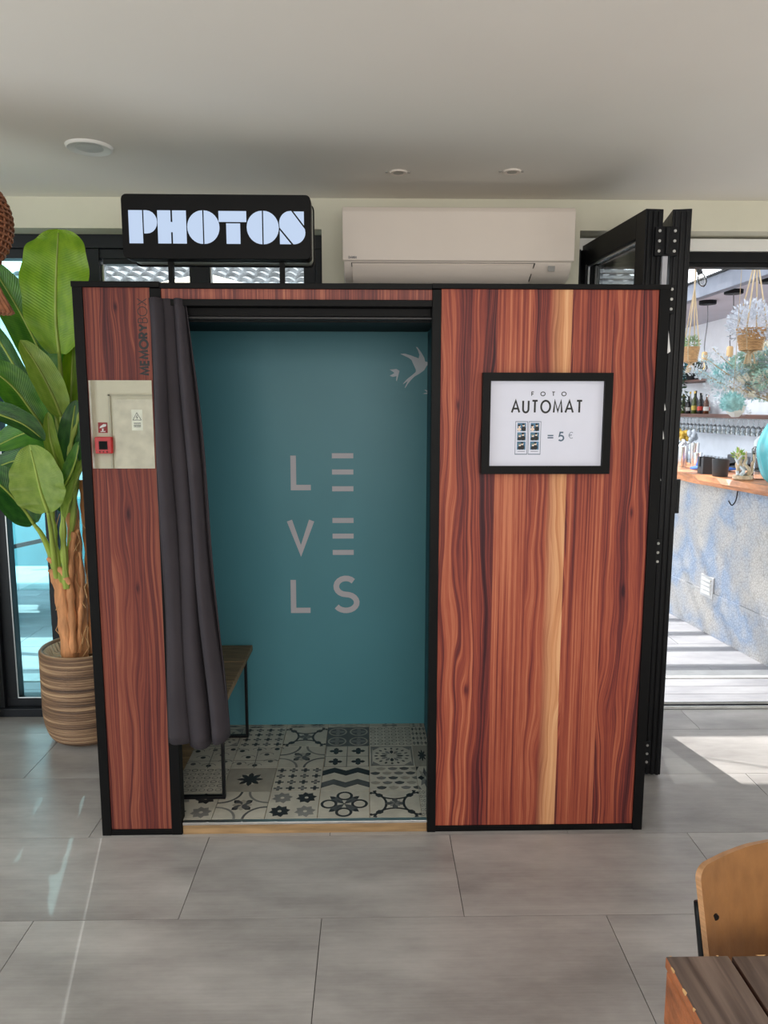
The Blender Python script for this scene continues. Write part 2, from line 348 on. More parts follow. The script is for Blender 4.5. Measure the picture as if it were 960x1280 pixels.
# ================================================================== SETTING
CEIL = 2.545; WY = 3.56; WY2 = 3.80; HEAD = 2.408
fl = struct('floor', MB().box(-3.3, 3.5, -2.0, 3.80, -.12, -.004), grout)
tile = MB().box(-.4488, .4488, -.2238, .2238, -.004, 0)
tme = tile.mesh('tile', tile_m)
Y0 = 2.5687
def tiles(parent, name, me, x0, x1, y0, y1, k0, k1, offs):
    for k in range(k0, k1):
        yb = Y0+.45*k; ox = offs[k % 2]
        i = math.floor((x0-ox)/.9)
        while ox+.9*i < x1-.01:
            a = max(ox+.9*i, x0); b = min(ox+.9*(i+1), x1); c = max(yb, y0); d = min(yb+.45, y1)
            if b-a > .03 and d-c > .03:
                if abs(b-a-.9) < 1e-3 and abs(d-c-.45) < 1e-3: m = me
                else: m = MB().box(-(b-a)/2+.0012, (b-a)/2-.0012, -(d-c)/2+.0012, (d-c)/2-.0012, -.004, 0).mesh(name, me.materials[0])
                o = bpy.data.objects.new(name, m); C.objects.link(o); o.parent = parent; o.location = ((a+b)/2, (c+d)/2, parent.get('topz', 0))
            i += 1
OFF = {1: -.61, 0: -1.06}
tiles(fl, 'tile', tme, -3.3, 3.5, -2.0, 3.71, -11, 3, OFF)
# threshold track
tr = empty('trim_1', (0, 0, 0), kind='structure')
MB().box(.95, 3.5, 3.715, 3.80, -.004, .004).build('track_plate', alu, tr)
for yy in (3.728, 3.752, 3.786): MB().box(.95, 3.5, yy-.004, yy+.004, .004, .012).build('track_rail', black_m if yy == 3.752 else alu, tr)

struct('ceiling', MB().box(-3.3, 3.5, -2.0, 3.80, CEIL, CEIL+.12), ceil_m)
wb = MB(); wb.box(-3.3, 3.5, WY, WY2, HEAD, CEIL); wb.box(-.232, .97, WY, WY2, 0, HEAD); wb.box(-3.3, -1.955, WY, WY2, 0, HEAD)
struct('wall_back', wb, cream)
struct('wall_left', MB().box(-3.4, -3.3, -2.0, 3.80, 0, CEIL), cream)
struct('wall_right', MB().box(3.5, 3.6, -2.0, 3.80, 0, CEIL), cream)
wfm = MB(); wfm.box(-3.3, -1.2, -1.3, -1.2, 0, CEIL); wfm.box(-3.3, 3.5, -2.1, -2.0, 0, CEIL)
struct('wall_front', wfm, M('warm_white_wall', srgb(222, 216, 196), .8, vary=.02, bump=.05))
struct('trim_2', MB().box(-2.50, -2.325, -1.2, -1.10, 0, CEIL), M('white_corner_post', (.9, .9, .88), .6))
struct('baseboard_left', MB().box(-1.99, -1.955, WY-.02, WY, 0, .07), cream)

# ---- left window wall (black sliding frames)
wn = empty('window_1', (0, 0, 0), kind='structure')
def fr(x0, x1, z0, z1, y0=3.70, y1=3.76, name='window_frame', mat=anthr): return MB().box(x0, x1, y0, y1, z0, z1).build(name, mat, wn, bevel=.003)
fr(-1.955, -.236, 2.345, HEAD, 3.68, 3.79, 'head_frame'); fr(-1.955, -.236, 2.30, 2.345, 3.70, 3.78, 'head_rail')
fr(-1.955, -.236, 0, .045, 3.66, 3.79, 'sill_frame'); fr(-1.935, -.26, .045, .088, 3.70, 3.78, 'bottom_rail')
fr(-1.955, -1.905, .045, 2.30, 3.67, 3.79, 'jamb'); fr(-.27, -.236, .045, 2.345, 3.67, 3.79, 'jamb')
fr(-1.905, -1.843, .088, 2.30, 3.70, 3.76, 'stile'); fr(-1.66, -1.598, .088, 2.30, 3.72, 3.78, 'stile')
fr(-1.385, -1.31, .088, 2.345, 3.69, 3.76, 'stile'); fr(-1.31, -1.295, .088, 2.275, 3.715, 3.745, 'stile', steel)
fr(-.882, -.787, .088, 2.30, 3.70, 3.76, 'stile'); fr(-.787, -.778, .088, 2.275, 3.715, 3.745, 'stile', steel)
fr(-.33, -.27, .088, 2.30, 3.70, 3.76, 'stile')
fr(-1.295, -.33, 2.275, 2.30, 3.70, 3.76, 'head_rail')
fr(-1.849, -1.842, .088, 2.30, 3.695, 3.70, 'glazing_bead', steel); fr(-1.849, -1.655, .088, .094, 3.695, 3.70, 'glazing_bead', steel)
for a, b, g in ((-1.843, -1.655, glass_teal), (-1.598, -1.385, glass_teal), (-1.295, -.882, glass_clear), (-.778, -.33, glass_clear)):
    MB().box(a, b, 3.738, 3.742, .088, 2.30).build('pane', g, wn)

# ---- right doorway frame
dn = empty('window_2', (0, 0, 0), kind='structure')
MB().box(.97, 3.5, 3.66, 3.79, 2.34, HEAD-.012).build('header_frame', white, dn)
MB().box(.97, 3.5, 3.68, 3.78, 2.292, 2.345).build('header_frame', black_m, dn, bevel=.003)
MB().box(.97, 3.5, 3.70, 3.76, 2.272, 2.292).build('header_rail', black_m, dn)
MB().box(.97, 1.005, 3.66, 3.79, 0, 2.345).build('jamb', black_m, dn)

# ---- folding door leaves, folded back against each other
def leaf_door(name, a, b, label, gap_side):
    t = empty(name, (a[0], a[1], 0), kind='structure'); tag(t, label)
    d = Vector((b[0]-a[0], b[1]-a[1], 0)); W_ = d.length; ang = math.atan2(d.y, d.x); t.rotation_euler = (0, 0, ang)
    T = .036; z0, z1 = .015, 2.36
    for x0, x1, za, zb, nm in ((0, .085, z0, z1, 'stile'), (W_-.085, W_, z0, z1, 'stile'), (.085, W_-.085, z1-.095, z1, 'top_rail'), (.085, W_-.085, z0, z0+.11, 'bottom_rail')):
        m_ = MB(); m_.box(x0, x1, -T, T, za, zb)
        if nm == 'stile':
            for yy in (-.021, 0, .021): m_.box(x1 if x0 > 0 else x0-.006, x1+.006 if x0 > 0 else x0, yy-.006, yy+.006, za, zb-.01)
        m_.build(nm, black_m, t, bevel=.002)
    for s in (-1, 1):
        g = MB(); g.box(.085, .090, s*.02-.004, s*.02+.004, z0+.11, z1-.10); g.box(W_-.09, W_-.085, s*.02-.004, s*.02+.004, z0+.11, z1-.10); g.box(.09, W_-.09, s*.02-.004, s*.02+.004, z1-.105, z1-.10)
        g.build('glazing_bead', steel, t)
    MB().box(.085, W_-.085, -.003, .003, z0+.11, z1-.10).build('pane', glass_clear, t)
    return t, W_
l1, W1 = leaf_door('door_1', (1.045, 3.70), (1.105, 2.99), 'black framed glass door leaf folded back beside the air conditioner', 1)
l2, W2 = leaf_door('door_2', (1.36, 3.70), (1.213, 2.99), 'black framed glass door leaf folded outermost toward the bar', -1)
# hinges between the two leaves (they belong to the first leaf)
hg = empty('trim_3', (1.150, 2.978, 0), kind='structure'); tag(hg, 'row of black screwed hinges and rubber seal joining the folded door leaves')
for zc in (2.235, 2.015, 1.0, .12):
    h = MB(); h.box(-.045, .045, -.008, .004, zc-.055, zc+.055); h.tube([(0, -.012, zc-.05), (0, -.012, zc+.05)], .008)
    ho = h.build('hinge', black_m, hg, bevel=.002)
    for sx in (-.03, .03):
        for dz in (-.038, 0, .038): MB().tube([(sx, -.0115, zc+dz), (sx, -.008, zc+dz)], .0058, 10).build('screw', steel, ho)
MB().box(-.010, .010, .0, .012, .02, 2.20).build('rubber_seal', M('grey_rubber_seal', (.42, .42, .46), .5), hg)
h = MB(); h.tube([(.105, .03, 1.16), (.105, .03, 1.30)], .018, 12); h.box(.07, .105, .01, .05, 1.17, 1.19); h.box(.07, .105, .01, .05, 1.27, 1.29)
h.build('magnet_catch', black_m, hg, smooth=True)
for dz in (1.18, 1.23, 1.28): MB().tube([(.095, .010, dz), (.095, .013, dz)], .004, 8).build('screw', steel, hg)

# ================================================================== PHOTO BOOTH
booth = empty('photo_booth', (0, 2.586, 0), 'walk-in photo booth with red walnut panels, black frame and open curtained doorway', 'photo booth', rz=.0064)
def bb(name, x0, x1, y0, y1, z0, z1, m, bev=.0015, label=None, par=booth):
    o = MB().box(x0, x1, y0, y1, z0, z1).build(name, m, par, bevel=bev)
    if label: o['label'] = label
    return o
D = .885
bb('side_wall', -1.009, -.995, .02, D, .02, 2.0, black); bb('side_wall', 1.010, 1.024, .02, D, .02, 2.0, black)
bb('frame_post', -1.012, -.978, 0, .045, .0, 2.0, black); bb('frame_post', -.753, -.715, .0, .05, .0, 1.99, black)
bb('frame_post', .207, .238, -.002, .05, .0, 1.99, black); bb('frame_post', .99, 1.026, -.002, .05, .0, 2.0, black)
bb('top_rail', -1.014, -.718, -.003, .06, 1.993, 2.012, black); bb('top_rail', -.718, .206, -.001, .06, 1.990, 2.009, black)
bb('top_rail', .206, 1.028, -.003, .06, 1.993, 2.010, black)
bb('header_rail', -.715, .207, .0, .05, 1.933, 1.955, black)
bb('bottom_rail', -.978, -.753, .001, .05, .0, .022, black); bb('bottom_rail', .238, .99, .001, .05, 0, .022, black)
bb('wood_panel', -.978, -.753, .006, .02, .022, 1.993, lam_l, label='dark red walnut panel left of the doorway')
bb('wood_panel', .238, .99, .006, .02, .022, 1.993, lam_r, label='large red walnut panel with one pale stripe')
bb('wood_panel', -.715, .207, .006, .02, 1.955, 1.990, lam_h, label='thin striped walnut header strip')
bb('roof_panel', -1.009, 1.024, .06, D, 1.96, 2.0, black)
bb('header_box', -.715, .207, .05, .12, 1.885, 1.933, black)
# interior
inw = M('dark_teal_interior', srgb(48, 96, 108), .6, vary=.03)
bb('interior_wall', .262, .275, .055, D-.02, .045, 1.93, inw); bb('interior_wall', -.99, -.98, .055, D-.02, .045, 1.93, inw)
bk = bb('back_wall', -.98, .28, D-.02, D, .0, 1.98, teal, label='teal back board with grey letters and swallows')
ins = bb('interior_ceiling', -.98, .262, .12, D-.02, 1.935, 1.96, black)
yb = D-.0215
fB = lambda x, y, d: (x, yb-d, y)
def letter(ch, x, z, h, st, name='letter', wx=1):
    m_ = MB(); text(m_, ch, h, st, 0, lambda a, b, d: (x+a, yb-d, z+b), wx); return m_.build(name, greyvinyl, bk)
for ch, x, z in (('L', -.363, 1.206), ('L', -.372, .612)): letter(ch, x, z, .176, .026, wx=.92)
letter('V', -.385, .903, .172, .026, wx=.78)
letter('S', -.172, .610, .185, .027, wx=1)
for zz in (1.368, 1.292, 1.213, 1.062, .987, .908):
    MB().add([fB(-.182, zz-.012, 0), fB(-.082, zz-.012, 0), fB(-.082, zz+.012, 0), fB(-.182, zz+.012, 0)], [(0, 1, 2, 3)]).build('letter_bar', greyvinyl, bk)
s1 = [(340,238),(400,235),(480,258),(585,298),(595,250),(575,190),(548,145),(570,150),(620,220),(660,290),(672,340),(700,345),(718,375),(690,400),(660,455),(600,500),(530,540),(480,590),(440,640),(405,695),(400,685),(425,630),(440,600),(375,645),(385,625),(430,575),(500,520),(545,480),(548,450),(520,390),(490,320),(450,290),(390,262)]
s2 = [(200,448),(290,440),(330,465),(318,510),(292,605),(285,590),(290,535),(240,545),(200,530),(262,492)]
s3 = [(640,770),(700,752),(660,715),(760,740),(800,720),(840,760),(780,790),(720,774)]
for s_ in (s1, s2, s3):
    pts = []
    for a, b in s_:
        p = at(470+a/10.667, 420+b/10.667, 2.586+yb); pts.append((p.x, p.z))
    MB().prism(pts[::-1], lambda x, y, d: (x, yb-.0005-d, y), .0006).build('swallow_decal', greyvinyl2, bk)

# interior floor with patterned tiles
bfl = bb('floor_base', -.98, .262, .02, D-.02, .0, .042, pine, 0)
bb('threshold_riser', -.712, .206, .004, .02, .0, .036, pine, .001, 'golden pine riser below the threshold')
st_ = bb('threshold_strip', -.712, .206, .002, .024, .037, .047, alu, .001, 'aluminium edge strip')
for i in range(7): MB().tube([(-.62+i*.128, .010, .0472), (-.62+i*.128, .010, .0484)], .004, 10).build('screw', steel, st_)
tc_ = [M('tile_cream', srgb(186, 180, 166), .45, vary=.12, scale=14), M('tile_grey', srgb(122, 120, 116), .45, vary=.15, scale=14), M('tile_black', srgb(40, 40, 42), .45, vary=.2), M('tile_dark_grey', srgb(82, 82, 82), .45, vary=.2, scale=20), M('tile_beige_grey', srgb(156, 150, 138), .45, vary=.1, scale=20)]
ZT = .0471
def pat(kind, base=0):
    m_ = MB(); m_.box(.0012, .1988, .0012, .1988, .0415, ZT, base); S_ = .2
    lv = [0]
    def poly(p, mi):
        lv[0] += 1; m_.add([(x*S_, y*S_, ZT+.00012+.00001*lv[0]) for x, y in p], [tuple(range(len(p)))], mi)
    def line(p, wd, mi):
        lv[0] += 1; z = ZT+.00012+.00001*lv[0]; ribbon(m_, [(x*S_, y*S_) for x, y in p], wd*S_, lambda x, y, d: (x, y, z), 0, mi)
    def circ(x, y, r, n=14): return [(x+r*math.cos(2*PI*i/n), y+r*math.sin(2*PI*i/n)) for i in range(n)]
    def petal(x, y, a, l, wd, mi):
        c, s = math.cos(a), math.sin(a); pp = [(0, 0), (l*.3, wd*.5), (l*.7, wd*.55), (l, 0), (l*.7, -wd*.55), (l*.3, -wd*.5)]
        poly([(x+p*c-q*s, y+p*s+q*c) for p, q in pp], mi)
    def rotl(p, k):
        for _ in range(k): p = [(1-y, x) for x, y in p]
        return p
    if kind == 'star':
        for k in range(8):
            a = k*PI/4; c, s = math.cos(a), math.sin(a); h = PI/8; r1, r2 = .26, .46
            A_ = (.5+r1*math.cos(a-h), .5+r1*math.sin(a-h)); B_ = (.5+r2*c, .5+r2*s); D_ = (.5+r1*math.cos(a+h), .5+r1*math.sin(a+h))
            poly([(.5+.03*c, .5+.03*s), A_, B_, D_], (2, 1, 3, 4)[k % 4])
        for k in range(4): poly(rotl([(.02, .02), (.2, .02), (.02, .2)], k), 2 if k % 2 else 1)
    elif kind == 'chevron':
        for j, mi in ((.62, 2), (.12, 3)):
            for i in range(4):
                up_ = i % 2 == 0; y0_, y1_ = (j, j+.14) if up_ else (j+.14, j)
                poly([(i*.25, y0_), (i*.25+.25, y1_), (i*.25+.25, y1_+.22), (i*.25, y0_+.22)], mi)
    elif kind == 'scale':
        for j in range(5):
            for i in range(5):
                cx, cy = i*.25-(.125 if j % 2 else 0), j*.2
                poly([(max(0, min(1, x)), max(0, min(1, y))) for x, y in [(cx-.125+.02, cy+.14)]+[(cx+.105*math.cos(PI+t*PI/6), cy+.14+.1*math.sin(PI+t*PI/6)) for t in range(1, 6)]+[(cx+.105, cy+.14), (cx, cy+.18)]], (1, 3, 4)[(i+j) % 3]) if 0 < cx < 1.01 and cy < .82 else None
    elif kind == 'bigflower':
        for k in range(4):
            a = PI/2*k
            p = [(.5+.12*math.cos(a), .5+.12*math.sin(a))]
            loop = [(.5+.3*math.cos(a)+.14*math.cos(t)*1.0, .5+.3*math.sin(a)+.14*math.sin(t)) for t in [2*PI*i/18 for i in range(19)]]
            line(loop, .055, 2)
            line([(.36+.0, .36), (.64, .64)] if k % 2 else [(.36, .64), (.64, .36)], .02, 2)
            petal(.5, .5, a+PI/4, .42, .13, 3)
            poly(circ(.5+.33*math.cos(a+PI/4), .5+.33*math.sin(a+PI/4), .05), 2)
    elif kind == 'arches':
        for k in range(4):
            line(rotl([(.14+0, .98)] + [(.5+.42*math.cos(t), 1.05-.0+.38*math.sin(t)) for t in [PI+PI*i/14 for i in range(1, 14)]]+[(.86, .98)], k), .05, 2)
            petal(.12 if k in (0, 3) else .88, .12 if k < 2 else .88, math.atan2(.5-(.12 if k < 2 else .88), .5-(.12 if k in (0, 3) else .88)), .2, .12, 2)
            petal(.5, .5, k*PI/2, .2, .1, 3); petal(.5, .5, k*PI/2+PI/4, .14, .07, 1)
    elif kind == 'crosses':
        for cx, cy in ((.25, .25), (.75, .25), (.25, .75), (.75, .75)):
            for k in range(4): petal(cx, cy, k*PI/2, .16, .1, 2)
        line([(.5, 0), (.5, 1)], .02, 1); line([(0, .5), (1, .5)], .02, 1); line([(.02, .02), (.98, .02), (.98, .98), (.02, .98), (.02, .02)], .02, 1)
    elif kind == 'blossoms':
        for cx, cy, mi in ((.26, .26, 2), (.75, .25, 1), (.26, .75, 1), (.74, .75, 2)):
            for k in range(8): petal(cx, cy, k*PI/4+.2, .21, .1, mi if k % 2 else mi)
            poly(circ(cx, cy, .04, 8), 0)
    elif kind == 'circles':
        poly([(0, 0), (1, 0), (1, 1), (0, 1)], 3)
        for cx, cy in ((.25, .25), (.75, .25), (.25, .75), (.75, .75)):
            line([(cx+.2*math.cos(t), cy+.2*math.sin(t)) for t in [2*PI*i/16 for i in range(17)]], .04, 4); 
            for k in range(4): petal(cx, cy, k*PI/2, .18, .09, 1)
    elif kind == 'medallion':
        line([(.05, .05), (.95, .05), (.95, .95), (.05, .95), (.05, .05)], .03, 1)
        for k in range(12): petal(.5+.1*math.cos(k*PI/6), .5+.1*math.sin(k*PI/6), k*PI/6, .17, .07, 1 if k % 3 else 2)
        for k in range(16): petal(.5+.3*math.cos(k*PI/8), .5+.3*math.sin(k*PI/8), k*PI/8, .1, .05, 3)
        for k in range(4): poly(rotl([(.06, .06), (.24, .08), (.08, .24)], k), 1)
    elif kind == 'darkstar':
        for j in range(9):
            for i in range(9): poly(circ(.06+i*.11, .06+j*.11, .036, 5), 4)
        poly(circ(.5, .5, .23, 16), 0)
        for k in range(8): petal(.5, .5, k*PI/4, .28, .1, 2)
    elif kind == 'lace':
        for j in range(6):
            for i in range(6):
                cx, cy = .09+i*.165, .09+j*.165
                line([(cx+.06*math.cos(t), cy+.05*math.sin(t)) for t in [2*PI*q/8 for q in range(9)]], .018, 1 if (i+j) % 2 else 3)
    elif kind == 'trellis':
        for i in range(4):
            for j in range(4):
                cx, cy = .125+i*.25, .125+j*.25
                poly([(cx-.03, cy-.09), (cx+.03, cy-.09), (cx+.03, cy+.09), (cx-.03, cy+.09)], 3); poly([(cx-.09, cy-.03), (cx+.09, cy-.03), (cx+.09, cy+.03), (cx-.09, cy+.03)], 3); poly(circ(cx, cy, .045, 8), 2 if (i+j) % 2 else 1)
    elif kind == 'vines':
        for cx, cy in ((0, .0), (1, 1), (0, 1), (1, 0)):
            sx = 1 if cx == 0 else -1; sy = 1 if cy == 0 else -1
            line([(cx+sx*.42*math.cos(t), cy+sy*.42*math.sin(t)) for t in [PI/2*i/10 for i in range(11)]], .05, 1 if cx == cy else 3)
            petal(cx+sx*.32, cy+sy*.32, math.atan2(sy, sx), .2, .12, 2)
        for k in range(8): petal(.5, .5, k*PI/4, .2, .12, 3 if k % 2 else 4)
    elif kind == 'dots':
        for i, (a, b) in enumerate([(.15, .2), (.5, .12), (.82, .3), (.3, .5), (.7, .62), (.12, .8), (.5, .86), (.9, .88)]):
            poly(circ(a, b, .06, 9), 2 if i % 2 else 3)
            line([(a+.15*math.cos(t), b+.1*math.sin(t)) for t in [PI*q/6 for q in range(7)]], .02, 1)
        line([(0, .35), (1, .33)], .015, 3); line([(.5, 0), (.47, 1)], .015, 3)
    return m_.mesh('pattern_tile', tc_)
layout = [  # near row first, columns from x = -.81
 ['blossoms', 'vines', 'blossoms', 'bigflower', 'arches', 'lace', 'medallion'],
 ['lace', 'darkstar', 'trellis', 'chevron', 'scale', 'star', 'bigflower'],
 ['dots', 'dots', 'vines', 'crosses', 'medallion', 'darkstar', 'arches'],
 ['medallion', 'trellis', 'arches', 'circles', 'lace', 'trellis', 'blossoms'],
 ['star', 'blossoms', 'blossoms', 'scale', 'vines', 'crosses', 'dots']]
pm = {}
for r, row in enumerate(layout):
    for c, k in enumerate(row):
        if c == 6: continue
        if k not in pm: pm[k] = pat(k, 4 if k == 'darkstar' else 0)
        y_ = .024+.2*r
        o = bpy.data.objects.new('pattern_tile', pm[k]); C.objects.link(o); o.parent = booth
        o.location = (-.81+.2*c, y_, 0)
        if y_+.2 > D-.02: o.scale = (1, (D-.021-y_)/.2, 1)
for r in range(5):                                    # cut strip at the right wall
    y_ = .024+.2*r; k = layout[r][6]
    if k not in pm: pm[k] = pat(k)
    o = bpy.data.objects.new('pattern_tile', pm[k]); C.objects.link(o); o.parent = booth; o.location = (.39, y_, 0)
    o.scale = (.35, (D-.021-y_)/.2 if y_+.2 > D-.02 else 1, 1); o.location = (.19+.2, y_, 0); o.location.x = .39; o.location.x = .19+.001
    # column 5 occupies .19-.39; shrink it to the wall instead
    C.objects.unlink(o); bpy.data.objects.remove(o)
for o in [q for q in booth.children if q.name.startswith('pattern_tile') and q.location.x > .185]: o.scale.x = .355

# mirror with slim edge
mm, nt, b_ = newmat('mirror_silver'); b_.inputs['Metallic'].default_value = 1; b_.inputs['Roughness'].default_value = .01; b_.inputs['Base Color'].default_value = (.93, .93, .91, 1)
mir = bb('mirror', -.972, -.757, -.002, .006, 1.380, 1.683, mm, 0, 'flat rectangular mirror')
# lettering beside the mirror, reading upward
fM = lambda a, b, d: (-.763-b, .0055-d, 1.703+a)
def glyphs0(word, h, st, gap, f, wx, x0, mat, par):
    x = x0
    for c_ in word:
        m_ = MB(); text(m_, c_, h, st, 0, lambda a, b, d, x=x: f(x+a, b, d), wx); m_.build('letter', mat, par)
        x += G[c_][0]*h*wx+gap
    return x
xx = glyphs0('MEMORY', .034, .0078, .008, fM, .86, 0, ink, booth)
glyphs0('BOX', .034, .0026, .006, fM, .92, xx-.001, ink, booth)

# curtain rod + curtain
rod = MB().tube([(-.715, .032, 1.897), (.207, .032, 1.897)], .0075, 12).build('curtain_rod', M('black_metal_rod', (.03, .03, .032), .3, .6), booth, smooth=True)
cloth = M('charcoal_curtain_cloth', srgb(60, 56, 61), .9, vary=.08, scale=6, bump=.25, fine=420, spec=.2)
rows = []; NZ, NX = 40, 96
for i in range(NZ+1):
    t = i/NZ; z = 1.956-t*(1.956-.362); row = []
    w0 = -.757+.012*math.sin(t*3)*.4; w1 = -.625+.105*t**.85
    for j in range(NX+1):
        s = j/NX; x = w0+(w1-w0)*s
        ph = s*3.6*2*PI*(.96+.05*math.sin(t*4))+.5
        amp = (.022+.020*t)*(.7+.45*math.sin(s*8.3+.6+t*1.2))
        yy = -.018+.035*s*1.0+amp*math.sin(ph)*(.35+.65*min(1, s*3+.2))-.006*math.sin(t*5+s*9)
        if s < .16: yy = min(yy, -.014)
        x += .013*math.cos(ph)*(.5+.5*t)+.004*math.sin(t*11+s*5)
        zz = z
        if i == NZ: zz += .012*math.sin(s*9)+.02*(s > .85)*(s-.85)*6
        elif i > NZ-3: zz += (.012*math.sin(s*9))*(i-NZ+3)/3
        row.append((max(x, -.7595), yy, zz))
    rows.append(row)
cur = MB().grid(rows).build('curtain', cloth, booth, smooth='all', solid=.0025); cur['label'] = 'charcoal cloth curtain drawn to the left'
hem = MB().grid([[(x, y-.0025, z+.028) for x, y, z in rows[-1]], [(x, y-.0025, z+.025) for x, y, z in rows[-1]]]).build('hem_seam', M('seam_thread', srgb(52, 48, 52), .9), cur, smooth='all')
# bench inside: a separate thing
bench = empty('bench', (-.78, 2.95, .047), 'dark wooden bench on black metal frame inside the photo booth', 'bench')
bw = M('weathered_bench_wood', srgb(134, 112, 84), .7, vary=.35, scale=5, stretch=(2, 14, 2), bump=.3)
for i, y0 in enumerate((2.72, 2.958, 3.195)):
    MB().box(-.19, .205, y0-2.95, y0-2.95+.232, .385, .413).build('plank', bw, bench, bevel=.004)
for yy in (-.19, .36):
    f_ = MB(); f_.box(-.18, .195, yy-.009, yy+.009, .0, .012); f_.box(-.18, .195, yy-.009, yy+.009, .373, .385)
    f_.box(.183, .195, yy-.009, yy+.009, .012, .373); f_.box(-.18, -.168, yy-.009, yy+.009, .012, .373)
    f_.build('leg_frame', black_m, bench, bevel=.001)

# ---- framed price poster
po = empty('framed_poster', (.608, 2.586, 1.536), 'black framed white price poster hanging on the striped walnut panel', 'poster', rz=.0064)
W_, H_ = .452, .350; b_w = .028
pf = MB()
for x0, x1, z0, z1 in ((-W_/2, W_/2, H_/2-b_w, H_/2), (-W_/2, W_/2, -H_/2, -H_/2+b_w), (-W_/2, -W_/2+b_w, -H_/2+b_w, H_/2-b_w), (W_/2-b_w, W_/2, -H_/2+b_w, H_/2-b_w)):
    MB().box(x0, x1, -.020, .006, z0, z1).build('frame_rail', black, po)
MB().box(-W_/2+b_w, W_/2-b_w, -.006, .006, -H_/2+b_w, H_/2-b_w).build('poster_sheet', paper, po)
fP = lambda a, b, d: (a, -.0063-d, b)
# coordinates inside the sheet: 960x752 zoom pixels -> metres
def PX(px, py): return ((px-480)/745*.396-.0, (386-py)/560*.294)
def glyphs(word, h, st, gap, f, wx, x0, mat, par, dz=0):
    x = x0
    for c_ in word:
        m_ = MB(); text(m_, c_, h, st, 0, lambda a, b, d, x=x: f(x+a, dz+b, d), wx); m_.build('letter', mat, par)
        x += G[c_][0]*h*wx+gap
    return x
glyphs('FOTO', .0160, .0028, .0245, fP, 1, PX(380, 0)[0], ink, po, PX(0, 205)[1])
glyphs('AUTOMAT', .0470, .0066, .0128, fP, .70, PX(252, 0)[0], ink, po, PX(0, 318)[1])
m_ = MB(); text(m_, '=', .034, .0045, 0, fP, 1, x0=PX(493, 0)[0]); text(m_, '5', .034, .0055, 0, fP, .95, x0=PX(566, 0)[0])
for k in range(len(m_.v)): m_.v[k] = (m_.v[k][0], m_.v[k][1], m_.v[k][2]+PX(0, 503)[1])
m_.build('price_figures', inkblue, po)
m_ = MB(); text(m_, '€', .023, .0017, 0, fP, 1, x0=PX(632, 0)[0])
for k in range(len(m_.v)): m_.v[k] = (m_.v[k][0], m_.v[k][1], m_.v[k][2]+PX(0, 484)[1])
m_.build('euro_sign', inkblue, po)
pcs = [M('photo_blue', srgb(72, 116, 150), .6, vary=.3, scale=60), ink, M('photo_skin', srgb(226, 206, 190), .6, vary=.1), M('photo_green_grey', srgb(96, 120, 118), .6)]
def quad(mb, a, b, c, d, lv, mi=0):
    (x0, y0), (x1, y1) = PX(a, b), PX(c, d); mb.add([fP(x0, y1, lv), fP(x1, y1, lv), fP(x1, y0, lv), fP(x0, y0, lv)], [(0, 1, 2, 3)], mi)
for k, (xa, xb) in enumerate(((278, 360), (365, 448))):
    m_ = MB()
    for q in ((xa, 370, xb, 374), (xa, 586, xb, 591), (xa, 370, xa+3, 591), (xb-3, 370, xb, 591)): quad(m_, *q, 0)
    sp = m_.build('photo_strip', inkblue, po)
    for j, ya in enumerate((381, 443, 504)):
        ph = MB(); xl, xr = xa+14, xb-12; quad(ph, xl, ya, xr, ya+54, .0001, 0)
        def blob(cx, cy, rx, ry, mi, lv):
            c = [PX(cx+rx*math.cos(2*PI*i/12), cy+ry*math.sin(2*PI*i/12)) for i in range(12)]; ph.add([fP(x, y, lv) for x, y in c], [tuple(range(12))], mi)
        dx = (j-1)*3
        blob(xl+38-dx, ya+38, 15, 16, 1, .0002); blob(xl+15+dx, ya+42, 13, 12, 2 if j == 0 else 1, .00025); blob(xl+38-dx, ya+15, 8, 9, 2, .0003); blob(xl+36-dx, ya+9, 9, 6, 1, .00035)
        blob(xl+16+dx, ya+22, 8, 9, 2, .0004); blob(xl+13+dx, ya+16, 9, 6, 3 if j else 1, .00045)
        ph.build('photo_print', pcs, sp)
    m_ = MB(); quad(m_, xa+18, 568, xb-16, 571, .0001); m_.build('caption_line', inkblue, sp)

# ---- illuminated PHOTOS sign on two posts
sg = empty('lightbox_sign', (-.532, 2.70, 2.0), 'black lightbox sign with glowing white PHOTOS lettering on two short posts', 'sign', rz=.0064)
def rrect(x0, x1, z0, z1, r, n=6): return arc(x1-r, z1-r, r, r, 0, 90, n)+arc(x0+r, z1-r, r, r, 90, 180, n)+arc(x0+r, z0+r, r, r, 180, 270, n)+arc(x1-r, z0+r, r, r, 270, 360, n)
sx0, sx1, sz0, sz1 = -.323, .322, .098, .311
MB().prism(rrect(sx0, sx1, sz0, sz1, .018), lambda x, y, d: (x, -.055+d, y), .065).build('face_tray', black, sg, bevel=.003)
MB().prism(rrect(sx0+.012, sx1+.0, sz0-.0, sz1-.006, .02), lambda x, y, d: (x, .010+d, y), .05).build('clear_rim', M('milky_acrylic_rim', (.55, .58, .52), .25), sg)
MB().prism(rrect(sx0+.004, sx1+.004, sz0-.004, sz1, .02), lambda x, y, d: (x, .06+d, y), .02).build('rear_tray', black, sg, bevel=.003)
for xx_ in (-.176, .215):
    p_ = MB(); p_.box(xx_-.009, xx_+.009, .0, .018, .009, .10); p_.build('post', black, sg)
    MB().box(xx_-.03, xx_+.03, -.01, .03, .0, .009).build('foot_plate', black, sg)
glow = M('glowing_acrylic', srgb(206, 226, 255), .4, vary=0, emit=1.0)
gb = glow.node_tree.nodes['Principled BSDF']; gb.inputs['Emission Strength'].default_value = .86; nt_ = glow.node_tree
for lk in list(gb.inputs['Base Color'].links): nt_.links.remove(lk)
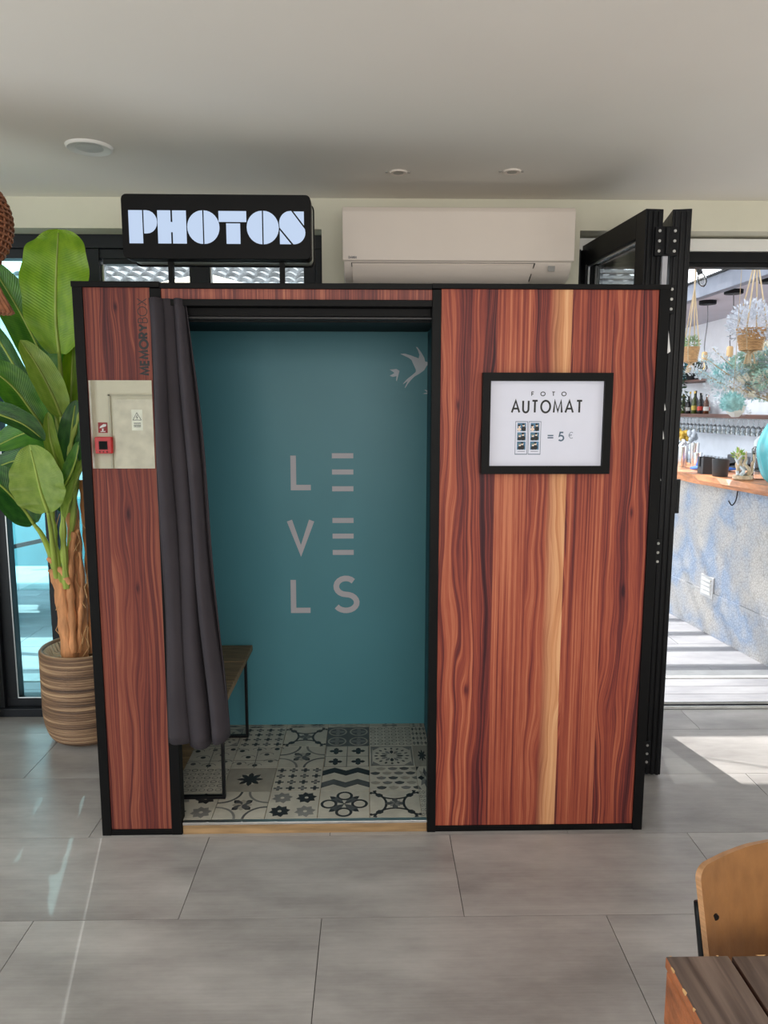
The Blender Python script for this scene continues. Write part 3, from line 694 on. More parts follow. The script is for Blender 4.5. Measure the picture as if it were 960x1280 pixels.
gb.inputs['Base Color'].default_value = (.02, .02, .02, 1); gb.inputs['Specular IOR Level'].default_value = .1
def SXY(px, py):   # zoom pixels of the sign face
    return (sx0+(px-25)/(893-25)*(sx1-sx0), sz1-(py-30)/(305-30)*(sz1-sz0))
def glyph(polys):
    m_ = MB()
    for p in polys:
        q = [SXY(a, b) for a, b in p]
        if sum(q[i-1][0]*q[i][1]-q[i][0]*q[i-1][1] for i in range(len(q))) < 0: q = q[::-1]
        m_.prism(q, lambda x, y, d: (x, -.0552-d, y), .0012)
    m_.build('letter', glow, sg)
def R_(a, b, c, d): return [(a, b), (c, b), (c, d), (a, d)]
glyph([R_(58, 100, 121, 240), [(127, 100), (140, 100)]+arc(140, 149, 48, 49, -90, 90, 10)[1:]+[(127, 198)]])
glyph([[(190, 100), (250, 100), (250, 149), (258, 149), (258, 100), (321, 100), (321, 240), (258, 240), (258, 192), (250, 192), (250, 240), (190, 240)]])
for cx in (399, 672):
    if cx == 672: pass
    L_ = arc(cx-3, 170, 71, 71, 90, 270, 16); R2 = arc(cx+3, 170, 71, 71, -90, 90, 16); glyph([L_, R2])
    if cx == 399: glyph([R_(470, 101, 597, 147), R_(504, 153, 568, 240)])
glyph([[(814, 101), (862, 101), (862, 160)], [(750, 180), (750, 240), (802, 240)],
       [(800, 99)]+arc(800, 150, 52, 51, -95, -180, 8)[1:]+[(750, 170), (812, 240)]+arc(816, 190, 52, 50, 85, 0, 8)[0:]+[(866, 176), (804, 99)]])

# ---- air conditioner
ac = empty('air_conditioner', (.378, WY, 2.145), 'warm white split air conditioner mounted high on the cream wall', 'air conditioner')
prof = [(0, 0), (-.10, 0), (-.165, .012), (-.205, .045), (-.222, .085), (-.225, .28), (-.215, .298), (-.19, .305), (0, .305)]
def extr(mb, prof, x0, x1, mi=0):
    n = len(prof); mb.add([(x0, a, b) for a, b in prof]+[(x1, a, b) for a, b in prof], [tuple(range(n-1, -1, -1)), tuple(range(n, 2*n))]+[(i, (i+1) % n, (i+1) % n+n, i+n) for i in range(n)], mi)
m_ = MB(); extr(m_, prof, -.50, .50); m_.build('body', offwhite, ac, smooth=True, bevel=.004)
m_ = MB(); extr(m_, [(-.2255, .078), (-.232, .082), (-.234, .285), (-.222, .306), (-.19, .309), (-.19, .30), (-.22, .28)], -.505, .508); m_.build('front_cover', offwhite, ac, smooth=True, bevel=.004)
m_ = MB(); extr(m_, [(-.155, .004), (-.2, .028), (-.218, .066), (-.224, .064), (-.205, .022), (-.158, -.003)], -.462, .32); m_.build('air_flap', offwhite, ac, smooth=True)
m_ = MB()
m_.obox((-.466, -.2236, .073), (.336, -.2236, .073), .003, .0015); m_.obox((-.466, -.2236, .073), (-.46, -.16, .006), .003, .002); m_.obox((.336, -.224, .073), (.324, -.165, .006), .004, .003)
m_.build('flap_gap', M('dark_gap', (.05, .045, .04), .8), ac)
m_ = MB(); text(m_, 'DAIKIN', .011, .002, .0022, lambda a, b, d: (-.478+a, -.2345-d, .088+b), .8); m_.build('letters', M('grey_ink', (.18, .18, .2), .6), ac)
m_ = MB(); m_.add([(.395, -.2235, .04), (.425, -.2235, .04), (.425, -.2265, .062), (.395, -.2265, .062)], [(0, 1, 2, 3)]); m_.build('sticker', M('grey_sticker', (.35, .34, .33), .6), ac)

# ---- ceiling fittings
dl = empty('downlight', (-1.043, 2.90, CEIL), 'round white recessed downlight in the ceiling above the banana plant', 'light')
MB().lathe([(.045, -.004), (.078, -.010), (.083, -.006), (.085, 0)], n=32, cap=False).build('trim_ring', white, dl, smooth=True)
MB().lathe([(.001, -.006), (.050, -.0055)], n=24, cap=False).build('diffuser', M('off_lamp_diffuser', (.62, .62, .60), .5), dl)
for i, (u, v) in enumerate(((498, 215), (640, 214))):
    p = at(u, v, 1); dd = p-Vector((0, 0, CAM_H)); p = Vector((0, 0, CAM_H))+dd*((CEIL-CAM_H)/dd.z)
    s_ = empty('ceiling_spot', (p.x, p.y, CEIL), ('small round flush ceiling fitting nearer the sign' if i == 0 else 'small round flush ceiling fitting nearer the folding door'), 'ceiling fitting', 'small flush ceiling fittings')
    MB().lathe([(.020, -.004), (.034, -.006), (.038, 0)], n=24, cap=False).build('ring', offwhite, s_, smooth=True)
    MB().lathe([(.001, -.005), (.021, -.0045)], n=16, cap=False).build('centre', M('fitting_centre', (.45, .42, .38), .6), s_)
    for sx in (-.048, .043): MB().tube([(sx, 0, -.003), (sx, 0, 0)], .006, 10).build('clip', M('clip_grey', (.4, .38, .35), .6), s_)

# ---- rattan pendant at the left edge
rat = M('woven_rattan', srgb(150, 96, 66), .7, vary=.45, scale=40, bump=.6, fine=90)
rp = empty('rattan_pendant', (-1.415, 2.5, 2.13), 'brown woven rattan pendant lampshade at the left edge', 'pendant lamp')
pr = [(.05, -.155), (.10, -.13), (.16, -.09), (.215, -.02), (.235, .05), (.225, .12), (.18, .19), (.10, .24), (.04, .26)]
m_ = MB()
sp_ = spline([(r, 0, z) for r, z in pr], 4)
for i, p in enumerate(sp_):
    m_.tube([(p.x*math.cos(a), p.x*math.sin(a), p.z+.0025*math.sin(a*20+i*PI)) for a in [2*PI*k/60 for k in range(61)]], .0042, 5, cap=False)
m_.build('woven_rings', rat, rp, smooth='all')
m_ = MB()
for k in range(40):
    a = 2*PI*k/40; m_.tube([(q.x*math.cos(a)*.985, q.x*math.sin(a)*.985, q.z) for q in sp_[::2]], .0035, 5)
m_.build('upright_canes', rat, rp, smooth='all')
MB().lathe([(q.x*.965, q.z) for q in sp_], n=40, cap=False).build('inner_lining', M('shade_lining', srgb(120, 72, 46), .8, bump=.3), rp, smooth='all')
m_ = MB()
for k in range(14):
    a = 2*PI*k/14; m_.tube([(.05*math.cos(a)+.13, .05*math.sin(a), -.12), (.035*math.cos(a)+.165, .035*math.sin(a), -.17), (.03*math.cos(a)+.205, .03*math.sin(a), -.235)], .008, 6)
m_.build('hanging_tail', rat, rp, smooth='all')
MB().tube([(0, 0, .25), (0, 0, CEIL-2.13)], .004, 6).build('cord', black, rp)

# ================================================================== BANANA PLANT
pl = empty('potted_banana_plant', (-1.385, 3.46, 0), 'tall banana plant in ribbed woven pot between booth and window', 'potted plant')
PL = Vector(pl.location)
pot_m, nt, b_ = newmat('ribbed_woven_pot'); L = nt.links.new
tc = nd(nt, 'ShaderNodeTexCoord'); mp = nd(nt, 'ShaderNodeMapping'); mp.inputs['Scale'].default_value = (1.2, 1.2, 48); L(tc.outputs['Object'], mp.inputs[0])
n_ = nd(nt, 'ShaderNodeTexNoise'); n_.inputs['Scale'].default_value = 1.2; n_.inputs['Detail'].default_value = 4; L(mp.outputs[0], n_.inputs['Vector'])
r_ = ramp(nt, n_.outputs['Fac'], [(.33, srgb(70, 52, 42)), (.5, srgb(128, 98, 74)), (.66, srgb(186, 154, 120))]); L(r_.outputs[0], b_.inputs['Base Color']); b_.inputs['Roughness'].default_value = .6
m_ = MB(); prof = []
NR = 40
for i in range(NR*4+1):
    t = i/(NR*4); z = .012+t*.438; r = .150+.055*(1-(1-min(1, t*2.6))**2)**.5 if t < .385 else .205+.0*t
    r += .0055*abs(math.sin(i*PI/4))
    prof.append((r, z))
prof = [(.12, 0), (.145, .004)]+prof+[(.203, .455), (.192, .455), (.190, .36), (.0001, .355)]
m_.lathe(prof, n=56); m_.build('woven_pot', pot_m, pl, smooth='all')
m_ = MB()
for k in range(50):
    a = 2*PI*k/50; m_.tube([(.190*math.cos(a), .190*math.sin(a), .44), (.17*math.cos(a), .17*math.sin(a), .40+.01*math.sin(k*3)), (.10*math.cos(a), .10*math.sin(a), .385)], .013, 5)
m_.build('fibre_lining', M('pale_coconut_fibre', srgb(206, 190, 164), .9, vary=.2, bump=.5), pl, smooth='all')
def loc_(p): return Vector(p)-PL
def tk(uvs, r, y=3.44, name='trunk', mat=None, n=12):
    pts = [loc_(at(u, v, yy)) for (u, v, yy) in [(q if len(q) == 3 else (*q, y)) for q in uvs]]
    sp = spline(pts, 5); N = len(sp); rr = [r[0]+(r[1]-r[0])*i/(N-1)+.0035*math.sin(i*1.7) for i in range(N)]
    o = MB().tube(sp, rr, n).build(name, mat or trunk_m, pl, smooth=True); return o
tk([(88, 822), (83, 780), (77, 735), (69, 710)], (.038, .034), 3.40)
tk([(101, 822), (100, 760), (95, 700), (91, 650), (86, 600), (78, 550)], (.036, .026), 3.45)
tk([(114, 815), (112, 740), (110, 690), (106, 640), (103, 600)], (.017, .017), 3.50)
tk([(92, 815), (90, 770), (88, 730), (90, 690), (93, 665)], (.020, .012), 3.385)
tk([(98, 815), (101, 765), (103, 730), (100, 690)], (.014, .008), 3.40)
tk([(60, 697), (75, 712), (88, 730)], (.010, .014), 3.37, 'bark_flap')
tk([(98, 662), (90, 680), (85, 700)], (.006, .016), 3.39, 'bark_flap')
m_ = MB(); random.seed(3)
for k in range(26):
    u = random.uniform(72, 112); v = random.uniform(640, 800); p = loc_(at(u, v, 3.40+random.uniform(-.02, .03)))
    m_.tube([p, p+Vector((random.uniform(-.02, .02), -.01, -.04)), p+Vector((random.uniform(-.04, .04), -.015, -.09))], .002, 4)
m_.build('bark_fibres', M('loose_bark_fibre', srgb(206, 160, 112), .9), pl)['kind'] = 'stuff'
def leaf(spine, width, mat, fold=.25, face=(0, -1, .15), stalk=None, tipp=.5, wav=.006, asym=0):
    pts = [loc_(at(u, v, y)) for u, v, y in spine]; sp = spline(pts, 10); N = len(sp); face = Vector(face).normalized()
    m_ = MB(); rows = []; NXL = 10; uvs = []
    for i, p in enumerate(sp):
        t = i/(N-1); tn = (sp[min(i+1, N-1)]-sp[max(i-1, 0)]).normalized(); sd_ = tn.cross(face).normalized(); nf = sd_.cross(tn)
        wd = width*max(0, 4*(.02+.98*t)*(1-t))**.58+.001
        row = []
        for j in range(NXL+1):
            s = (j/NXL*2-1); a = abs(s)
            off = fold*wd*(a**1.3)+wav*math.sin(t*26+(1 if s > 0 else 2.4)+s)*a*a*(width/.1)
            row.append(tuple(p+sd_*(s*wd*(1+asym*s)) + nf*off)); uvs.append((j/NXL, t))
        rows.append(row)
    m_.grid(rows); o = m_.build('leaf', mat, pl, smooth='all')
    ul = o.data.uv_layers.new(name='UVMap')
    for lp in o.data.loops: ul.data[lp.index].uv = uvs[lp.vertex_index]
    m_ = MB(); m_.tube([q for q in sp[:-2]], [.007*(1-.8*k/N)+.001 for k in range(N-2)], 6); m_.build('midrib', stalk_m, o, smooth='all')
    if stalk:
        st = spline([loc_(at(u, v, y)) for u, v, y in stalk]+[pts[0]], 6); m_ = MB(); m_.tube(st, [.017-.009*k/(len(st)-1) for k in range(len(st))], 8); m_.build('leaf_stalk', stalk_m, o, smooth='all')
    return o
leaf([(74, 442, 3.36), (70, 400, 3.33), (70, 350, 3.31), (72, 310, 3.31), (73, 287, 3.33)], .146, leaf_b, .12, stalk=[(80, 600, 3.45), (80, 520, 3.43), (76, 470, 3.4)])
leaf([(62, 470, 3.40), (50, 440, 3.38), (22, 385, 3.34), (-15, 325, 3.30)], .085, leaf_g, .45, (.4, -1, .3), stalk=[(80, 590, 3.45), (74, 520, 3.43)])
leaf([(60, 468, 3.44), (38, 425, 3.42), (8, 375, 3.40), (-25, 335, 3.40)], .06, leaf_g, .3, (.2, -1, .1))
leaf([(76, 520, 3.37), (66, 495, 3.34), (48, 460, 3.31), (25, 425, 3.28)], .062, leaf_o, .5, (.7, -1, .2), stalk=[(80, 620, 3.44), (80, 570, 3.41)])
leaf([(62, 548, 3.36), (40, 515, 3.32), (10, 478, 3.27), (-40, 445, 3.22)], .078, leaf_g, .35, (.2, -1, .8), stalk=[(80, 620, 3.43), (72, 580, 3.4)])
leaf([(68, 560, 3.38), (30, 480, 3.38), (-5, 420, 3.36), (-40, 380, 3.3)], .055, leaf_d, .4, (-.3, -1, .3), stalk=[(82, 610, 3.44)])
leaf([(-50, 498, 3.2), (-10, 515, 3.2), (28, 530, 3.22), (56, 551, 3.25)], .05, leaf_d, .6, (.1, -1, .9))
leaf([(60, 640, 3.24), (52, 618, 3.22), (45, 590, 3.21), (37, 556, 3.23)], .116, leaf_o, .18, (0, -1, .1), stalk=[(74, 740, 3.40), (68, 700, 3.35), (64, 665, 3.29)])
leaf([(42, 655, 3.30), (28, 635, 3.27), (-2, 605, 3.22), (-40, 585, 3.2)], .082, leaf_d, .3, (.2, -1, .9), stalk=[(70, 715, 3.40), (62, 690, 3.37), (52, 668, 3.33)])
leaf([(76, 618, 3.28), (88, 594, 3.27), (95, 575, 3.28), (99, 552, 3.31)], .032, leaf_g, .8, (-.5, -1, 0))
leaf([(106, 575, 3.34), (96, 600, 3.32), (88, 625, 3.31), (82, 648, 3.31)], .034, leaf_o, .8, (-.5, -1, 0))
leaf([(88, 560, 3.50), (90, 520, 3.50), (94, 470, 3.5), (98, 410, 3.5)], .06, leaf_d, .2, (0, -1, 0), stalk=[(88, 640, 3.47)])
leaf([(88, 600, 3.42), (88, 570, 3.38), (90, 535, 3.36), (95, 500, 3.38)], .055, leaf_d, .25, (.2, -1, 0))
leaf([(86, 560, 3.48), (88, 510, 3.46), (90, 460, 3.46), (92, 420, 3.48)], .05, leaf_b, .6, (.6, -1, 0))
leaf([(86, 600, 3.47), (72, 560, 3.5), (40, 540, 3.52), (-10, 560, 3.54)], .09, leaf_g, .3, (0, -1, .4))
leaf([(84, 640, 3.46), (62, 600, 3.5), (30, 575, 3.5), (-20, 590, 3.5)], .07, leaf_d, .3, (0, -1, .5))
leaf([(86, 540, 3.52), (88, 470, 3.55), (90, 400, 3.58), (92, 340, 3.58)], .08, leaf_g, .15, (0, -1, 0))
leaf([(80, 600, 3.35), (70, 575, 3.31), (62, 545, 3.3), (60, 515, 3.31)], .03, leaf_o, .7, (.5, -1, 0))
leaf([(92, 600, 3.44), (94, 570, 3.42), (97, 540, 3.42), (101, 515, 3.42)], .035, leaf_b, .5, (-.3, -1, 0))
tk([(86, 700, 3.40), (92, 640, 3.39), (97, 590, 3.39), (100, 540, 3.40)], (.014, .008), 3.4, 'leaf_stalk', stalk_m, 8)
tk([(78, 730, 3.39), (70, 690, 3.36), (66, 650, 3.35), (62, 620, 3.35)], (.018, .010), 3.4, 'leaf_stalk', stalk_m, 8)
tk([(84, 735, 3.38), (80, 690, 3.36), (79, 650, 3.36), (82, 600, 3.38)], (.018, .012), 3.4, 'leaf_stalk', stalk_m, 8)
tk([(86, 640, 3.42), (81, 580, 3.40), (74, 540, 3.38), (60, 500, 3.36)], (.020, .008), 3.4, 'leaf_stalk', stalk_m, 8)
tk([(84, 600, 3.38), (88, 560, 3.36), (96, 530, 3.36), (104, 505, 3.38)], (.012, .007), 3.4, 'leaf_stalk', stalk_m, 8)

# ---- white paper flaps sticking out between booth and door leaf
for i, (u, v, l_) in enumerate(((838, 428, .075), (832, 505, .05), (830, 538, .07), (826, 592, .06))):
    p = at(u, v, 2.66)
    m_ = MB(); m_.prism([(-.030, -.05*l_/.07), (.002, -.03*l_/.07), (-.010, .045*l_/.07), (-.014, .06*l_/.07)], lambda x, y, d: (x+p.x, p.y+d, p.z+y), .001)
    tag(m_.build('paper_flap', M('white_card', (.75, .75, .76), .7), None), ['topmost white paper flap between photo booth and folded door', 'second white paper flap from the top between booth and folded door', 'third white paper flap from the top between booth and folded door', 'lowest white paper flap between photo booth and folded door'][i], 'paper', 'paper flaps stuck on the booth side')

# ================================================================== MIRRORED WALL (behind the camera): alarm, signs, cupboard door
YW = -1.2
dr = empty('door_3', (-1.78, YW, 0), kind='structure')
MB().box(-.36, .42, .0, .012, .05, 1.66).build('door_panel', M('painted_door', srgb(220, 214, 196), .7), dr)
e_ = MB(); e_.box(-.40, -.385, 0, .016, .05, 1.70); e_.box(-.40, .45, 0, .016, 1.687, 1.70); e_.build('door_frame', M('darker_door_frame', srgb(190, 184, 166), .7), dr)  # frame outline in a darker tone than the door panel
al = empty('fire_alarm_box', (-2.228, YW, 1.273), 'red square fire alarm call point reflected in the booth mirror', 'fire alarm')
MB().box(-.07, .07, 0, .05, -.07, .07).build('housing', red_p, al, bevel=.006)
MB().box(-.035, .035, .05, .054, -.035, .035).build('dark_window', black, al)
for q in (-.03, 0, .03): MB().tube([(q, .05, -.055), (q, .053, -.055)], .006, 8).build('screw', black, al)
rs = empty('fire_alarm_sign', (-2.24, YW, 1.42), 'small red square sign with white hand symbol reflected in the mirror', 'sign')
MB().box(-.039, .039, 0, .003, -.044, .044).build('sign_plate', M('red_sign', srgb(150, 28, 34), .5), rs)
m_ = MB()
for p in ([(-.03, .03), (-.005, .03), (.02, .012), (.028, -.004), (.01, .0), (-.01, .006), (-.028, .012)], [(-.006, -.006), (.008, -.006), (.006, -.034), (-.004, -.034)], [(-.02, -.028), (.02, -.028), (.02, -.036), (-.02, -.036)]):
    m_.prism([(-a, b) for a, b in p], lambda x, y, d: (x, .0032+d, y), .0006)
m_.build('hand_symbol', M('sign_white', (.85, .85, .85), .5), rs)
es = empty('electric_warning_sign', (-1.945, YW+.012, 1.485), 'white notice with black lightning triangle reflected in the booth mirror', 'sign')
MB().box(-.046, .046, 0, .002, -.088, .088).build('sign_plate', M('notice_white', srgb(240, 240, 226), .5), es)
m_ = MB(); fE = lambda x, y, d: (x, .0023+d, y)
ribbon(m_, [(-.035, .0), (.035, .0), (0, .062), (-.035, 0)], .004, fE, 0); ribbon(m_, [(.006, .045), (-.008, .024), (.006, .026), (-.002, .006)], .004, fE, 0)
for q in (-.03, -.046, -.058): m_.add([fE(-.03, q, 0), fE(.03, q, 0), fE(.03, q+.006, 0), fE(-.03, q+.006, 0)], [(0, 1, 2, 3)])
m_.build('warning_triangle', ink, es)

# ================================================================== TABLE + CHAIR (foreground)
tab = empty('wooden_table', (.86, .58, 0), 'worn dark plank table with orange stained edge in the front corner', 'table')
ttop, nt, b_ = newmat('worn_plank_top'); L = nt.links.new
tc = nd(nt, 'ShaderNodeTexCoord'); mp = nd(nt, 'ShaderNodeMapping'); mp.inputs['Scale'].default_value = (34, 2.2, 34); L(tc.outputs['Object'], mp.inputs[0])
n_ = nd(nt, 'ShaderNodeTexNoise'); n_.inputs['Scale'].default_value = 1.3; n_.inputs['Detail'].default_value = 8; n_.inputs['Distortion'].default_value = .6; L(mp.outputs[0], n_.inputs['Vector'])
r_ = ramp(nt, n_.outputs['Fac'], [(.3, srgb(60, 46, 40)), (.5, srgb(94, 78, 70)), (.72, srgb(126, 108, 98))]); L(r_.outputs[0], b_.inputs['Base Color']); b_.inputs['Roughness'].default_value = .5
bp_ = nd(nt, 'ShaderNodeBump'); bp_.inputs['Strength'].default_value = .4; bp_.inputs['Distance'].default_value = .002; L(n_.outputs['Fac'], bp_.inputs['Height']); L(bp_.outputs[0], b_.inputs['Normal'])
tside = M('orange_stained_edge', srgb(158, 92, 54), .5, vary=.4, scale=5, stretch=(2, 4, 9), bump=.3)
tdark = M('dark_plank_edge', srgb(62, 40, 30), .6, vary=.3)
chip = M('chipped_raw_wood', srgb(224, 180, 124), .7, vary=.2)
for i in range(8):
    x0 = .455+i*.1035
    m_ = MB(); m_.box(x0-.86, x0+.0985-.86, -.46, .449, .728, .7475)
    m_.v = [(v[0], v[1]+random.uniform(-.001, .001), v[2]) for v in m_.v]
    m_.m = [1, 1, 1, 1, 1, 0] if True else m_.m
    m_.build('plank', [ttop, tside if i == 0 else tdark], tab, bevel=.0025)
m_ = MB(); random.seed(5); k = -.40
while k < .445:
    l_ = random.uniform(.006, .03); w_ = random.uniform(.001, .0035); zz = .7478
    m_.add([(-.4052, k, zz), (-.4052+w_, k+l_*.3, zz), (-.4052+w_*.7, k+l_*.8, zz), (-.4052, k+l_, zz), (-.4055, k+l_*.9, zz-w_*1.3), (-.4055, k+l_*.2, zz-w_*1.3)], [(0, 1, 2, 3), (0, 3, 4, 5)])
    k += l_+random.uniform(.008, .05)
k = -.40
while k < .4:
    l_ = random.uniform(.004, .02); w_ = .002; m_.add([(k, .4485, .7479), (k+l_, .4485, .7479), (k+l_*.7, .4485-w_, .7479), (k+l_*.2, .4485-w_*.8, .7479)], [(0, 1, 2, 3)]); k += l_+random.uniform(.02, .07)
m_.build('chipped_edge', chip, tab)
m_ = MB(); m_.box(-.404, -.378, -.44, .446, .635, .7265); m_.box(-.378, .40, .418, .446, .635, .7265); m_.box(.38, .40, -.44, .418, .635, .7215); m_.build('apron', tside, tab, bevel=.004)
for yy in (.35, .05): MB().tube([(-.4055, yy, .675), (-.404, yy, .675)], .006, 10).build('screw', steel, tab)
for sx, sy in ((-.36, .40), (.36, .40), (-.36, -.40), (.36, -.40)):
    MB().box(sx-.018, sx+.018, sy-.018, sy+.018, 0, .7215).build('leg', tside, tab, bevel=.003)

ch = empty('plywood_chair', (.757, 1.16, 0), 'curved plywood chair standing at the far side of the plank table', 'chair')
ply = M('honey_plywood', srgb(136, 94, 54), .5, vary=.16, scale=26, stretch=(1.5, 1.5, .8), bump=.1)
plyedge = M('pale_plywood_edge', srgb(176, 132, 92), .5, vary=.2, scale=30, stretch=(1, 1, 8))
def shell(name, outline, f, th, mats, par):
    # outline polygon in 2D, curved by f; grid-filled by bmesh
    bm = bmesh.new(); vs = [bm.verts.new((x, y, 0)) for x, y in outline]; fc = bm.faces.new(vs)
    bmesh.ops.triangulate(bm, faces=[fc]); xs = [x for x, y in outline]; n = 14
    for i in range(1, n):
        xx_ = min(xs)+(max(xs)-min(xs))*i/n
        bmesh.ops.bisect_plane(bm, geom=bm.verts[:]+bm.edges[:]+bm.faces[:], plane_co=(xx_, 0, 0), plane_no=(1, 0, 0))
    for v in bm.verts: v.co = Vector(f(v.co.x, v.co.y))
    bmesh.ops.recalc_face_normals(bm, faces=bm.faces)
    me = bpy.data.meshes.new(name); bm.to_mesh(me); bm.free()
    for m in mats: me.materials.append(m)
    o = bpy.data.objects.new(name, me); C.objects.link(o); o.parent = par
    s = o.modifiers.new('solid', 'SOLIDIFY'); s.thickness = th; s.offset = 0; s.material_offset_rim = 1
    return o
bo = arc(.190, .196, .020, .020, 0, 90, 6)+[(.10, .2225), (0, .226), (-.10, .2225)]+arc(-.190, .196, .020, .020, 90, 180, 6)+[(-.196, .05), (-.18, -.03), (.18, -.03), (.196, .05)]
shell('backrest', bo, lambda x, y: (x, -.03+.065*(1-(x/.21)**2)+(y-.2)*.22-.0, .617+y*.97), .011, [ply, plyedge], ch)
so = arc(.16, .16, .04, .04, 0, 90, 5)+arc(-.16, .16, .04, .04, 90, 180, 5)+arc(-.15, -.17, .05, .05, 180, 270, 5)+arc(.15, -.17, .05, .05, 270, 360, 5)
shell('seat', so, lambda x, y: (x, y-.22, .455+.02*abs(x/.2)**2), .011, [ply, plyedge], ch)
for sx in (-1, 1):
    MB().tube(spline([(sx*.185, .035, .02), (sx*.182, -.05, .43), (sx*.182, -.035, .60), (sx*.184, .012, .755)], 6), .010, 10).build('leg', black_m, ch, smooth='all', loc=(0, 0, -.02))
    MB().tube([(sx*.185, -.42, .0), (sx*.16, -.36, .445)], .010, 10).build('leg', black_m, ch, smooth='all')
    bx_, bz = sx*.178, .740
    MB().tube([(bx_, -.036, bz), (bx_, -.010, bz)], .0058, 12).build('bolt', M('dark_bolt', (.02, .02, .02), .3, .5), ch)
MB().box(-.16, .16, -.37, -.06, .435, .447).build('seat_frame', black_m, ch)

# ================================================================== OUTSIDE: ground, terrace
struct('ground', MB().box(-40, 40, 3.80, 60, -.3, -.02), soil_g)
ter = struct('terrace_floor', MB().box(-6, 6, 3.80, 12, -.06, -.008), grout); ter['topz'] = -.004
tme2 = MB().box(-.448, .448, -.2235, .2235, -.004, 0).mesh('tile', terrace_m)
tiles(ter, 'tile', tme2, -5, 3.4, 4.30, 10.6, 3, 17, OFF)
m_ = M('sun_bleached_deck_board', srgb(188, 170, 160), .7, vary=.2, scale=4, stretch=(1, 12, 1))
for i in range(3): MB().box(-5, 3.4, 3.815+i*.117, 3.928+i*.117, -.012, -.003).build('deck_board', terrace_m, ter)
MB().box(-5, 3.4, 4.168, 4.296, -.012, .002).build('drain_channel', M('pale_channel', (.6, .6, .6), .5), ter)

# ---- bar counter
CA = math.atan2(.9944, -.1056)-PI/2
bc = empty('bar_counter', (2.468, 4.375, 0), 'terrace bar counter with live edge wood top and patterned blue grey front', 'bar counter', rz=CA)
fm, nt, b_ = newmat('blue_grey_patterned_front'); L = nt.links.new
tc = nd(nt, 'ShaderNodeTexCoord')
vo = nd(nt, 'ShaderNodeTexVoronoi', feature='DISTANCE_TO_EDGE'); vo.inputs['Scale'].default_value = 45; L(tc.outputs['Object'], vo.inputs['Vector'])
n_ = nd(nt, 'ShaderNodeTexNoise'); n_.inputs['Scale'].default_value = 3.2; n_.inputs['Detail'].default_value = 5; L(tc.outputs['Object'], n_.inputs['Vector'])
r1 = ramp(nt, n_.outputs['Fac'], [(.38, srgb(186, 182, 178)), (.5, srgb(170, 172, 178)), (.60, srgb(144, 160, 184)), (.72, srgb(176, 180, 188))])
r2 = ramp(nt, vo.outputs[0], [(.0, (.55, .52, .5)), (.09, (1, 1, 1))])
mx = nd(nt, 'ShaderNodeMix', data_type='RGBA', blend_type='MULTIPLY'); mx.inputs[0].default_value = .75; L(r1.outputs[0], mx.inputs[6]); L(r2.outputs[0], mx.inputs[7]); L(mx.outputs[2], b_.inputs['Base Color']); b_.inputs['Roughness'].default_value = .6
bp_ = nd(nt, 'ShaderNodeBump'); bp_.inputs['Strength'].default_value = .4; bp_.inputs['Distance'].default_value = .004; L(vo.outputs[0], bp_.inputs['Height']); L(bp_.outputs[0], b_.inputs['Normal'])
MB().box(.0, .5, -.5, 5.2, .30, 1.055).build('front_cladding', fm, bc)
MB().box(-.008, .5, -.5, 5.2, -.003, .298).build('plinth_cladding', fm, bc)
top = MB(); NS = 60
ys = [-.55+i*(5.8/NS) for i in range(NS+1)]
def ed(i, k): return -.055+.012*math.sin(ys[i]*5+k)+.006*math.sin(ys[i]*17+2*k)
R4 = [[(ed(i, 0), ys[i], 1.12) for i in range(NS+1)], [(.5, y, 1.12) for y in ys], [(.5, y, 1.055) for y in ys], [(ed(i, 1)+.012, ys[i], 1.055) for i in range(NS+1)], [(ed(i, 2)-.004, ys[i], 1.085) for i in range(NS+1)], [(ed(i, 0), ys[i], 1.12) for i in range(NS+1)]]
top.grid(R4)
lw = M('live_edge_wood', srgb(196, 130, 86), .45, vary=.4, scale=5, stretch=(5, 1, 5), bump=.2)
top.build('live_edge_worktop', lw, bc)
v_ = MB(); v_.box(-.012, 0, .63, .79, .255, .41)
vp = v_.build('vent_cover', M('vent_grey_white', (.5, .5, .51), .5), bc, bevel=.003)
for i in range(4): MB().box(-.020, -.010, .655, .765, .28+i*.031, .297+i*.031).build('louvre', white, vp)
vp2 = MB().tube(spline([(-.01, .42, 1.05), (-.02, .42, .985), (-.045, .42, .955), (-.065, .43, .985)], 5), .004, 6).build('bag_hook', black_m, bc, smooth='all')
CM = Matrix.Translation((2.468, 4.375, 0)) @ Matrix.Rotation(CA, 4, 'Z')
def on_counter(sx, sy): p = CM @ Vector((sx, sy, 1.12)); return (p.x, p.y, p.z)

# ---- back bar wall, shelves
XW = 4.0
bw_ = struct('wall_bar', MB().box(XW, XW+.1, 4.2, 14, 0, 2.75), M('pale_blue_bar_wall', srgb(226, 230, 238), .8, vary=.04, bump=.05))
dkw = M('dark_walnut_shelf', srgb(92, 58, 46), .5, vary=.3, scale=4, stretch=(4, 1, 4))
tag(MB().box(XW-.26, XW, 5.2, 10.6, 1.485, 1.525).build('bottle_shelf', dkw, None, bevel=.003), 'long dark wooden shelf carrying the liquor bottles behind the bar', 'shelf')
tag(MB().box(XW-.24, XW, 8.3, 10.6, 1.895, 1.92).build('upper_shelf', dkw, None, bevel=.003), 'short upper wooden shelf with plant and teal ornament', 'shelf')
bbk = empty('back_bar_counter', (XW-.03, 0, 0), 'long low back bar worktop below the bottle shelf', 'counter')
MB().box(-.55, 0, 5, 11, .06, .92).build('cabinet_body', M('grey_bar_cabinet', (.28, .29, .31), .6), bbk); MB().box(-.58, 0, 4.98, 11.02, .92, .96).build('worktop', M('steel_worktop', (.5, .5, .52), .35, .8), bbk)
